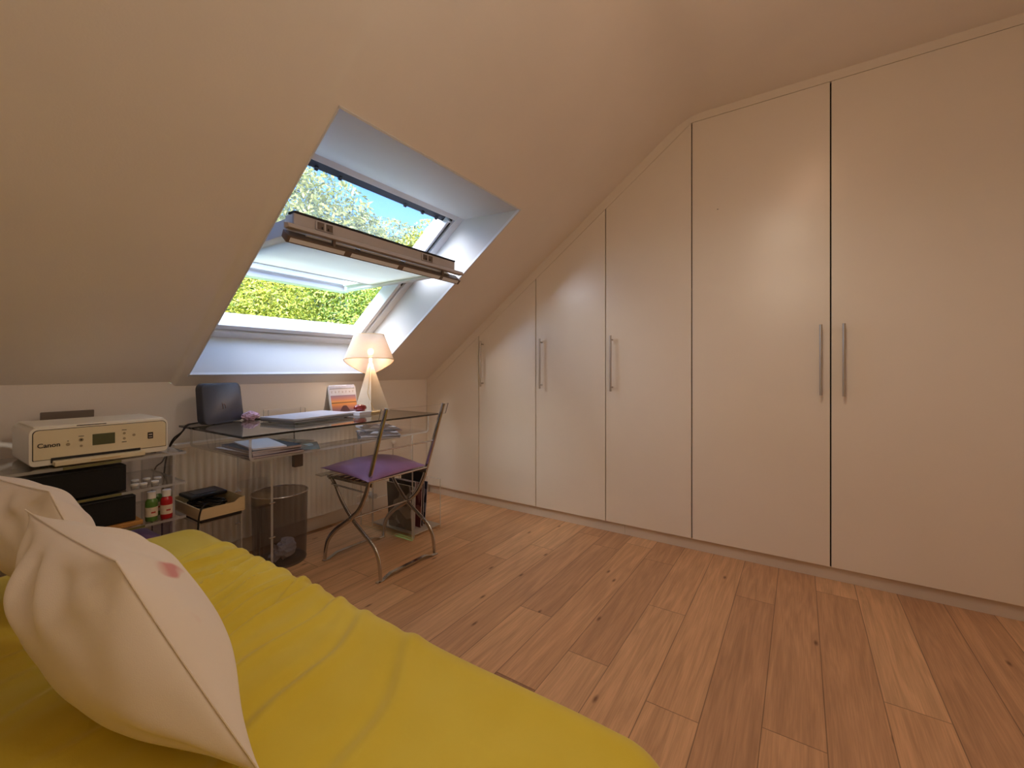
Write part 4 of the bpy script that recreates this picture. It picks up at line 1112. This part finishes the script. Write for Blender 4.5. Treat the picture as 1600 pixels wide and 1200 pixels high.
pr = thing('printer', 'white inkjet printer with small grey screen, on top of the clear shelving', 'printer', (.49, 2.33, .690))
PX0, PX1, PY0, PY1, PZ0, PZ1 = .303, .690, 2.175, 2.475, .694, .828
def rprof(x0, x1, z0, z1, rt, rb, n=6):
    pts = []
    for cx, cz, r, a0 in ((x1 - rt, z1 - rt, rt, 0), (x0 + rt, z1 - rt, rt, pi / 2), (x0 + rb, z0 + rb, rb, pi), (x1 - rb, z0 + rb, rb, 1.5 * pi)):
        for k in range(n + 1): a = a0 + pi / 2 * k / n; pts.append((cx + r * cos(a), cz + r * sin(a)))
    return pts
MB().prism(rprof(PX0, PX1, PZ0, PZ1, .022, .016), 'y', PY0, PY1).build('housing', M['printer'], pr, bevel=.003, ang=50)
MB().prism(rprof(PX0 + .010, PX1 - .008, PZ0 + .022, PZ1 - .010, .014, .003), 'y', PY0 - .0035, PY0 + .002).build('front_panel', M['printer_front'], pr, bevel=.001, ang=50)
MB().prism(rprof(PX0 + .008, PX1 - .006, PZ0 + .020, PZ1 - .008, .015, .003), 'y', PY0 - .0008, PY0 + .002).build('panel_seam', M['ink'], pr, ang=50)
MB().box(PX0 + .012, PX1 - .012, PY0 + .01, PY1 - .02, PZ1 - .001, PZ1 + .004).build('scanner_lid', M['printer'], pr, bevel=.003)
MB().box(.42, .50, PY0 - .001, PY0 + .012, PZ1 - .003, PZ1 - .0005).build('lid_grip', M['ink'], pr)
MB().box(.355, .600, PY0 - .0042, PY0 + .01, PZ0 + .008, PZ0 + .026).build('paper_slot', M['black'], pr)
ot = MB(); ot.box(.358, .606, PY0 - .040, PY0 + .01, PZ0 - .001, PZ0 + .0165); ot.build('output_tray', M['printer_front'], pr, bevel=.003)
MB().box(.45, .53, PY0 - .0412, PY0 - .0398, PZ0 + .006, PZ0 + .009).build('tray_grip', M['cord'], pr)
sc = MB().box(.461, .524, PY0 - .0050, PY0, PZ0 + .055, PZ0 + .096).build('screen', M['lcd'], pr, bevel=.001)
MB().box(.623, .640, PY0 - .0050, PY0, PZ0 + .058, PZ0 + .083).build('power_sticker', M['black'], pr)
MB().box(.626, .637, PY0 - .0056, PY0 - .0049, PZ0 + .063, PZ0 + .066).box(.626, .637, PY0 - .0056, PY0 - .0049, PZ0 + .072, PZ0 + .077).build('sticker_print', M['alu'], pr)
bgrey = mat('button_grey', (160, 146, 118), .5)
for x, z, r in ((.397, .068, .0055), (.431, .080, .0065), (.431, .058, .004), (.551, .089, .0045), (.551, .069, .0045), (.580, .079, .0048)):
    MB().tube([(x, PY0 - .0036, PZ0 + z), (x, PY0 - .0047, PZ0 + z)], r, 18).build('button', bgrey, pr)
for x, z, w in ((.431, .093, .014), (.551, .102, .014), (.551, .056, .014), (.397, .080, .004)):
    MB().box(x - w / 2, x + w / 2, PY0 - .0042, PY0 - .0034, PZ0 + z - .0011, PZ0 + z + .0011).build('button_print', M['ink'], pr)
MB().tube([(.431, PY0 - .0046, PZ0 + .080), (.431, PY0 - .0051, PZ0 + .080)], .003, 14).build('button_symbol', M['ink'], pr)
tv, tf = text_mesh('Canon', .021, bold=True, space=1.0)
MB().add(tv, tf).xf(Matrix.Translation((.350, PY0 - .0042, PZ0 + .071)) @ Matrix.Rotation(pi / 2, 4, 'X')).build('maker_lettering', M['ink'], pr, smooth=False)
MB().prism([(2.545, PZ0 + .07), (2.552, PZ0 + .07), (2.545, PZ1 + .028), (2.538, PZ1 + .028)], 'x', .385, .545).build('rear_paper_tray', mat('grey_paper_tray', (120, 108, 98), .4), pr, bevel=.003)
MB().box(.40, .53, PY1 - .01, 2.548, PZ0 + .06, PZ0 + .075).build('tray_hinge', M['printer'], pr)
for x in (PX0 + .04, PX1 - .04):
    for y in (PY0 + .03, PY1 - .03): MB().lathe([(.010, 0), (.010, .0045)], (x, y), 12, z=.690).build('foot', M['gasket'], pr)

# black boxes and small things on the shelves
def speaker(x0, x1, y0, y1, z0, z1, label):
    t = thing('speaker_box', label, 'speaker', ((x0 + x1) / 2, (y0 + y1) / 2, z0), group='long black speakers on the shelving')
    MB().box(x0, x1, y0 + .004, y1, z0, z1).build('cabinet', M['black'], t, bevel=.003)
    MB().box(x0 + .004, x1 - .004, y0, y0 + .006, z0 + .004, z1 - .004).build('grille', M['speaker_cloth'], t, bevel=.002)
speaker(.10, .553, 2.150, 2.40, .566, .664, 'long black speaker directly beneath the printer, on the second shelf')
speaker(.12, .583, 2.155, 2.40, .441, .540, 'long black speaker lower down, lying on the wooden board')
tag(MB().box(.15, .600, 2.140, 2.42, .425, .441).build('wooden_board', M['wood'], bevel=.002), 'honey coloured wooden board under the lower black speaker', 'board')
def bottle(x, y, z, cm, label, h=.115, r=.020, group=None):
    t = thing('paint_bottle', label, 'bottle', (x, y, z), local=True, group=group)
    MB().lathe([(0, 0), (r * .92, 0), (r, .004), (r, h * .62), (r * .93, h * .70), (r * .55, h * .76), (r * .55, h * .80), (0, h * .80)], seg=28).build('body', cm, t, ang=50)
    MB().lathe([(r * .72, h * .77), (r * .74, h * .99), (r * .66, h), (0, h)], seg=28).build('cap', M['cap'], t, ang=40)
    lb = MB(); lb.lathe([(r + .0004, h * .16), (r + .0006, h * .48), (r + .0004, h * .48)], seg=28).build('label', M['label'], t, ang=60)
    MB().box(-.007, .007, -r - .0012, -r + .001, h * .28, h * .33).build('label_print', M['label_mark'], t)
    return t
bottle(.678, 2.150, .425, M['bottle_red'], 'red paint bottle with white cap, front row right on the shelf', group='paint bottles')
bottle(.632, 2.160, .425, M['bottle_green'], 'green paint bottle with white cap left of the red one', group='paint bottles')
bottle(.668, 2.230, .425, M['bottle_green'], 'pale-capped paint bottle standing behind the red one', group='paint bottles')
for i, (x, y, lab) in enumerate(((.578, 2.155, 'white lidded pot nearest the black speaker'), (.602, 2.145, 'white lidded pot second from the black speaker at the shelf front'), (.640, 2.150, 'white lidded pot at the right end of the front row'),
                                 (.600, 2.235, 'white lidded pot in the back row nearest the speaker'), (.636, 2.230, 'white lidded pot in the middle of the back row'), (.668, 2.215, 'white lidded pot at the right end of the back row'))):
    t = thing('paint_pot', lab + ', second shelf', 'pot', (x, y, .566), group='white lidded paint pots', local=True)
    MB().lathe([(0, 0), (.0105, 0), (.0115, .002), (.0115, .011), (0, .011)], seg=20).build('pot', M['acrylic_edge'], t)
    MB().lathe([(.0128, .011), (.0128, .017), (.011, .018), (0, .018)], seg=20).build('lid', M['cap'], t)
pc_, *_ = cushion([(.42, 2.135, .345), (.70, 2.14, .318), (.70, 2.44, .318), (.42, 2.44, .33)], .040, 'folded_cushion', M['purple'], seed=5, n=24, pinch=.03, wr=.004)
for v in pc_.data.vertices: v.co.z = max(.2815, v.co.z)
tag(pc_, 'purple cushion stuffed on the lowest shelf under the wooden board', 'cushion')
# cables
tag(MB().tube(smooth_path([(.935, 2.47, GT + .012), (.88, 2.44, GT + .010), (.842, 2.41, GT + .008), (.815, 2.40, GT - .02), (.785, 2.42, .70), (.772, 2.45, .62), (.765, 2.46, .52), (.76, 2.46, .40), (.755, 2.46, .0045)], 8), .0036, 8).build('router_cable', M['cable']), 'black cable from the router over the left edge of the glass top', 'cable')
tag(MB().tube(smooth_path([(.93, 2.45, GT + .010), (.87, 2.43, GT + .012), (.838, 2.42, GT + .006), (.822, 2.43, GT - .03), (.80, 2.47, .68), (.775, 2.50, .60), (.745, 2.535, .50), (.75, 2.54, .0045)], 8), .0030, 8).build('power_cable', M['cable']), 'thinner black cable hanging behind the first one left of the desk', 'cable')
# power adapter under the shelf
pa_ = thing('power_adapter', 'small grey adapter on a wire, seen against the radiator below the desk shelf', 'adapter', (1.41, 2.47, .455))
MB().box(1.385, 1.440, 2.455, 2.485, .455, .545).build('body', M['flap'], pa_, bevel=.005)
MB().tube([(1.41, 2.47, .545), (1.405, 2.48, .60), (1.40, 2.485, .655), (1.40, 2.485, .735)], .003, 8).build('wire', M['cable'], pa_)

# beige tray box with cables, on a clear stool
st_ = thing('acrylic_stool', 'clear acrylic cube stool carrying the beige box, left of the waste bin', 'stool', (.86, 2.25, 0))
MB().sheet(.775, .945, 2.105, 2.40, .372, .380).build('top', [M['acrylic'], M['acrylic_edge']], st_, smooth=False)
MB().sheet(.775, .781, 2.105, 2.40, .0, .372).build('side_panel', [M['acrylic'], M['acrylic_edge']], st_, smooth=False)
MB().sheet(.939, .945, 2.105, 2.40, .0, .372).build('side_panel', [M['acrylic'], M['acrylic_edge']], st_, smooth=False)
be = thing('cable_box', 'open beige box with a black foot, full of black cables, left of the waste bin', 'box', (.85, 2.24, .380))
MB().box(.774, .938, 2.088, 2.398, .380, .397).build('foot', M['black'], be, bevel=.006)
bb = MB(); X0, X1, Y0, Y1, Z0 = .766, .946, 2.080, 2.405, .397
bb.box(X0, X1, Y0, Y1, Z0, Z0 + .008)
# front and left walls dip in the middle
def wallp(axis, a, b, c0, c1):
    L = b - a
    poly = [(a, Z0 + .008), (b, Z0 + .008), (b, Z0 + .062), (b - L * .12, Z0 + .062), (b - L * .24, Z0 + .046), (a + L * .02, Z0 + .046), (a, Z0 + .048)]
    bb.prism(poly, axis, c0, c1)
wallp('y', X0, X1, Y0, Y0 + .006); wallp('y', X0, X1, Y1 - .006, Y1)
bb.box(X0, X0 + .006, Y0 + .006, Y1 - .006, Z0 + .008, Z0 + .048); bb.box(X1 - .006, X1, Y0 + .006, Y1 - .006, Z0 + .008, Z0 + .062)
bb.build('tray', M['beige'], be, bevel=.0015, recalc=True)
cbm = MB(); random.seed(12)
for k in range(5):
    pts = []
    for q in range(12):
        a = q * .9 + k
        pts.append((.855 + (.065 - .006 * k) * cos(a) * random.uniform(.6, 1), 2.24 + .12 * sin(a * .9) * random.uniform(.6, 1), Z0 + .016 + k * .007 + .008 * random.random()))
    cbm.tube(smooth_path(pts, 5), .0040, 8)
tag(cbm.build('cable_tangle', M['cable']), 'tangle of black cables lying in the open beige box', 'cables')
cx_ = MB(); cx_.tube(smooth_path([(.83, 2.12, Z0 + .05), (.80, 2.09, Z0 + .062), (.775, 2.073, Z0 + .055), (.762, 2.070, Z0 + .01), (.757, 2.068, .30), (.757, 2.072, .0045)], 6), .0035, 8)
tag(cx_.build('hanging_cable', M['cable']), 'black cable hanging over the front left corner of the beige box to the floor', 'cable')
ad = thing('hand_scanner', 'flat black appliance lying across the cables in the beige box', 'appliance', (.86, 2.30, Z0 + .05))
MB().box(.79, .94, 2.235, 2.365, Z0 + .052, Z0 + .068).xf(Matrix.Identity(4)).build('body', M['black'], ad, bevel=.006)
MB().box(.815, .905, 2.26, 2.33, Z0 + .068, Z0 + .070).build('screen', M['router'], ad, bevel=.001)

# ------------------------------------------------------------------ sofa bed
sf = thing('sofa_bed', 'yellow velvet sofa bed with wrinkled seat, along the left wall', 'sofa', (.4, .9, 0))
MX0, MX1, MY0, MY1, MZ = .02, .712, .125, 1.930, .447
def wrinkle(x, y):
    w = 0.0
    # slanting folds across the seat, strongest near the far third
    for k, (yc, sl, amp, wd_, xc, xw) in enumerate(((1.47, .30, .0075, .017, .56, .22), (1.405, .34, .006, .014, .50, .25), (1.33, .38, .008, .020, .55, .26), (1.265, .42, .0055, .015, .60, .20),
            (1.20, .40, .007, .020, .52, .27), (1.12, .36, .0055, .018, .58, .22), (1.04, .46, .0065, .024, .50, .25), (.93, .40, .005, .026, .56, .22), (.80, .5, .0045, .03, .5, .24), (.62, .55, .004, .035, .5, .25), (1.55, .25, .005, .016, .62, .14), (1.165, .38, .004, .010, .45, .16), (1.30, .40, .004, .010, .45, .15), (1.375, .30, .0035, .009, .63, .12), (1.235, .45, .0035, .009, .62, .12), (1.08, .40, .004, .012, .62, .13))):
        c = yc + sl * (x - .55) + .016 * sin(x * 17 + k) + .35 * (x - .55) ** 2
        d = (y - c) / (wd_ * .72)
        w += 2.5 * amp * (math.exp(-d * d) - .7 * math.exp(-((d - 1.5) ** 2) * 1.3)) * math.exp(-((x - xc) / xw) ** 2)
    w += .0035 * noise.noise(Vector((x * 5, y * 4, 1))) + .0022 * noise.noise(Vector((x * 14, y * 9, 3)))
    return w
def mattress(nx=70, ny=190, r=.075):
    vs = []; fs = []
    # cross-section path: up the left side, over, down the right side
    prof = []
    for k in range(6): prof.append((MX0, .20 + (MZ - r - .20) * k / 6, -1, 0))
    for k in range(9):
        a = pi - (pi / 2) * k / 8; prof.append((MX0 + r + r * cos(a), MZ - r + r * sin(a), cos(a), sin(a)))
    for k in range(1, nx): prof.append((MX0 + r + (MX1 - MX0 - 2 * r) * k / nx, MZ, 0, 1))
    for k in range(17):
        a = pi / 2 - (pi / 2) * k / 16; prof.append((MX1 - r + r * cos(a), MZ - r + r * sin(a), cos(a), sin(a)))
    for k in range(1, 7): prof.append((MX1, MZ - r - (MZ - r - .20) * k / 6, 1, 0))
    P = len(prof)
    yy = []
    R = .11
    for k in range(14): yy.append((MY0 + R - R * cos(pi / 2 * k / 13), 1 - sin(pi / 2 * k / 13)))
    for k in range(1, ny): yy.append((MY0 + R + (MY1 - MY0 - 2 * R) * k / ny, 0))
    for k in range(14): yy.append((MY1 - R + R * sin(pi / 2 * k / 13), 1 - cos(pi / 2 * k / 13)))
    cx = (MX0 + MX1) / 2
    for y, e in yy:
        for (x, z, nx_, nz_) in prof:
            xi = x - math.copysign(min(abs(x - cx), .09 * e * (1 if abs(x - cx) > .2 else abs(x - cx) / .2)), x - cx)
            zi = z - (.085 * e ** 1.0) * max(0, (z - .20) / (MZ - .20))
            crown = .010 * sin(pi * (x - MX0) / (MX1 - MX0)) if nz_ > .5 else 0
            w = wrinkle(x, y) * (max(nz_, 0) ** .5 if nz_ > 0 else 0)
            vs.append((xi + nx_ * w * .6, y, zi + crown + nz_ * w))
    for j in range(len(yy) - 1):
        for i in range(P - 1):
            a = j * P + i; fs.append((a, a + 1, a + P + 1, a + P))
    fs.append(tuple(range(P))); fs.append(tuple((len(yy) - 1) * P + k for k in range(P))[::-1])
    fs.append(tuple(j * P for j in range(len(yy)))[::-1]) if False else None
    return MB().add(vs, [f_ for f_ in fs if f_])
mattress().build('mattress', M['yellow'], sf, ang=80, recalc=True)
MB().box(-.30, .665, .16, 1.86, .05, .205).build('base', M['yellow'], sf, bevel=.02, seg=3)
for x in (-.25, .60):
    for y in (.22, 1.78): MB().lathe([(.018, 0), (.022, .052)], (x, y), 16).build('leg', M['black'], sf)
def back(u, v):
    # rounded bolster-like back cushion, swept along y
    a = 2 * pi * u
    y = .02 + v * 1.80
    e = min(1, min(v, 1 - v) / .06); e = sqrt(1 - (1 - e) ** 2)
    cxb, czb = -.115, .43
    ca_, sa_ = cos(a), sin(a); p = 3.2
    rr = (abs(ca_) ** p + abs(sa_) ** p) ** (-1 / p)
    wr_ = .006 * noise.noise(Vector((ca_ * 2, y * 3, sa_ * 2)))
    return (cxb + (.175 * rr * ca_) * (.75 + .25 * e) + wr_ + .05 * (.6 - (czb + .19 * rr * sa_)), y, czb + .215 * rr * sa_ * (.8 + .2 * e) + wr_)
MB().grid(back, 64, 60, wrap_u=True).build('backrest', M['yellow'], sf, ang=80)

def pillow(corners, T, label, seed, asym, wr=.0075):
    o_, P, pinch, cen = cushion(corners, T, 'pillow', M['cotton'], seed=seed, n=56, pinch=.055, wr=wr, prt=0, asym=asym, crease=1.7)
    ln = []
    for (a, b_, cfix) in ((0, 1, 'v-'), (1, 2, 'u+'), (2, 3, 'v+'), (3, 0, 'u-')):
        for k in range(24):
            t = k / 24; q = P[a].lerp(P[b_], t); uu = 2 * t - 1
            ln.append(q.lerp(cen, pinch * (1 - uu * uu)))
    MB().tube(ln, .0014, 6, closed=True).build('seam_piping', M['cotton'], o_)
    tag(o_, label, 'pillow', 'cream cotton cushions on the sofa bed')
    return o_
P1, P2, P3 = Vector((.190, 1.400, .725)), Vector((.222, .912, .722)), Vector((.306, .610, .462))
P4 = P1 + P3 - P2
pillow([P4, P3, P2, P1], .105, 'large cream cotton pillow with pink print, front one leaning nearest the camera', 1.3, (1.0, 1.0))
Q1, Q2, Q3 = Vector((.150, 1.86, .765)), Vector((.235, 1.455, .745)), Vector((.32, 1.28, .47))
Q4 = Q1 + Q3 - Q2
pillow([Q4, Q3, Q2, Q1], .085, 'cream cotton pillow standing behind the large front one', 4.1, (1.0, .9))

# ------------------------------------------------------------------ outside: lawn and trees
g = MB(); g.add([(-30, 3.6, -4.0), (60, 3.6, -4.0), (60, 60, -4.0), (-30, 60, -4.0)], [(0, 1, 2, 3)])
go = struct(g.build('ground', M['grass'], smooth=False))
import numpy as np
def tree(x, y, blobs, leaf, m_, label, n, seed, size=.10):
    rng = np.random.default_rng(seed)
    t = thing('tree', label, 'tree', (x, y, -4.0), local=True, group='trees outside the roof window')
    zc = [b[2] for b in blobs]
    tr = MB(); top = max(b[2] for b in blobs) + 4.0
    tr.tube(smooth_path([(0, 0, -.05), (.04, .05, top * .35), (-.05, .02, top * .6), (.03, 0, top * .85)], 5), [.20 - .15 * k / 15 for k in range(16)], 10)
    for b in blobs:
        bx_, by_, bz_ = b[0] - x, b[1] - y, b[2] + 4.0
        if abs(bx_) + abs(by_) > .3: tr.tube([(0, 0, bz_ * .6), (bx_ * .5, by_ * .5, bz_ * .82), (bx_ * .9, by_ * .9, bz_)], [.09, .06, .03], 8)
    tr.build('trunk', M['bark'], t)
    vol = np.array([b[3] ** 2 for b in blobs]); cnt = (n * vol / vol.sum()).astype(int)
    V = []; T = []
    for b, c in zip(blobs, cnt):
        d = rng.normal(size=(c, 3)); d /= np.linalg.norm(d, axis=1)[:, None]
        # lumpy crown: radius modulated by sub-clumps
        k = rng.normal(size=(26, 3)); k /= np.linalg.norm(k, axis=1)[:, None]
        dots = (d @ k.T).max(axis=1)
        lump = .80 + .32 * np.clip((dots - .72) / .28, 0, 1) ** .7
        rad_ = b[3] * lump * (1 - .30 * rng.random(c) ** 1.8)
        cpos = d * rad_[:, None] * np.array([1, 1, b[4] if len(b) > 4 else 1.0])
        cpos += np.array([b[0] - x, b[1] - y, b[2] + 4.0])
        nn = d * 1.0 + rng.normal(size=(c, 3)) * .75 + np.array([0, 0, .35]); nn /= np.linalg.norm(nn, axis=1)[:, None]
        r1 = np.cross(nn, rng.normal(size=(c, 3))); r1 /= np.linalg.norm(r1, axis=1)[:, None]
        r2 = np.cross(nn, r1); s = size * (.6 + .8 * rng.random((c, 1)))
        q = np.stack([cpos - r1 * s, cpos - r2 * s * .38, cpos + r1 * s, cpos + r2 * s * .38], axis=1)
        V.append(q.reshape(-1, 3)); T.append(np.clip(.48 + .30 * rng.normal(size=c) + .25 * (lump - .92) * 2, 0, 1))
    V = np.concatenate(V); T = np.concatenate(T); nf = len(T)
    me = bpy.data.meshes.new('foliage')
    me.vertices.add(len(V)); me.vertices.foreach_set('co', V.astype(np.float32).ravel())
    me.loops.add(nf * 4); me.loops.foreach_set('vertex_index', np.arange(nf * 4, dtype=np.int32))
    me.polygons.add(nf); me.polygons.foreach_set('loop_start', np.arange(0, nf * 4, 4, dtype=np.int32)); me.polygons.foreach_set('loop_total', np.full(nf, 4, dtype=np.int32))
    me.materials.append(m_)
    at = me.attributes.new('tone', 'FLOAT', 'FACE'); at.data.foreach_set('value', T.astype(np.float32))
    me.update(calc_edges=True); me.validate()
    o_ = bpy.data.objects.new('foliage', me); C.objects.link(o_); o_.parent = t
tree(5.0, 9.0, [(5.0, 9.0, 3.3, 1.9), (4.6, 9.3, 4.5, 1.15), (5.9, 8.9, 3.2, 1.5), (4.4, 9.0, 1.5, 2.0), (5.6, 9.0, 1.2, 2.0)], 0, M['leaf_b'], 'tallest yellow-olive tree outside, at the left of the upper window half', 60000, 1, .055)
tree(7.6, 9.3, [(7.6, 9.3, 2.9, 1.9), (6.9, 9.4, 3.3, 1.3), (8.2, 9.1, 3.2, 1.4), (7.5, 9.2, .8, 2.2)], 0, M['leaf_b'], 'rounded tree outside seen in the middle of the upper window half', 50000, 2, .055)
tree(9.6, 8.2, [(9.6, 8.2, 3.0, 1.9), (9.0, 8.6, 3.9, 1.2), (10.2, 8.0, 3.6, 1.5), (9.5, 8.2, 1.0, 2.1)], 0, M['leaf_a'], 'bright tree outside at the right of the upper window half', 50000, 3, .055)
tree(3.1, 7.4, [(3.1, 7.4, .9, 1.5), (3.4, 7.3, 1.75, 1.0), (2.5, 7.4, 1.4, 1.1), (3.9, 7.2, .7, 1.3)], 0, M['leaf_a'], 'sunlit lime-green tree outside, low in the left of the lower opening', 95000, 4, .028)
tree(5.4, 6.8, [(5.3, 6.7, .9, 1.5), (4.8, 6.9, 1.6, 1.1), (6.1, 6.6, 1.4, 1.2), (5.8, 6.8, 2.0, .9), (4.5, 6.9, .3, 1.3)], 0, M['leaf_c'], 'fresh green tree outside, low in the right of the lower opening', 105000, 5, .028)

# ------------------------------------------------------------------ tidy
for o in bpy.data.objects:
    if '_o' in o: del o['_o']
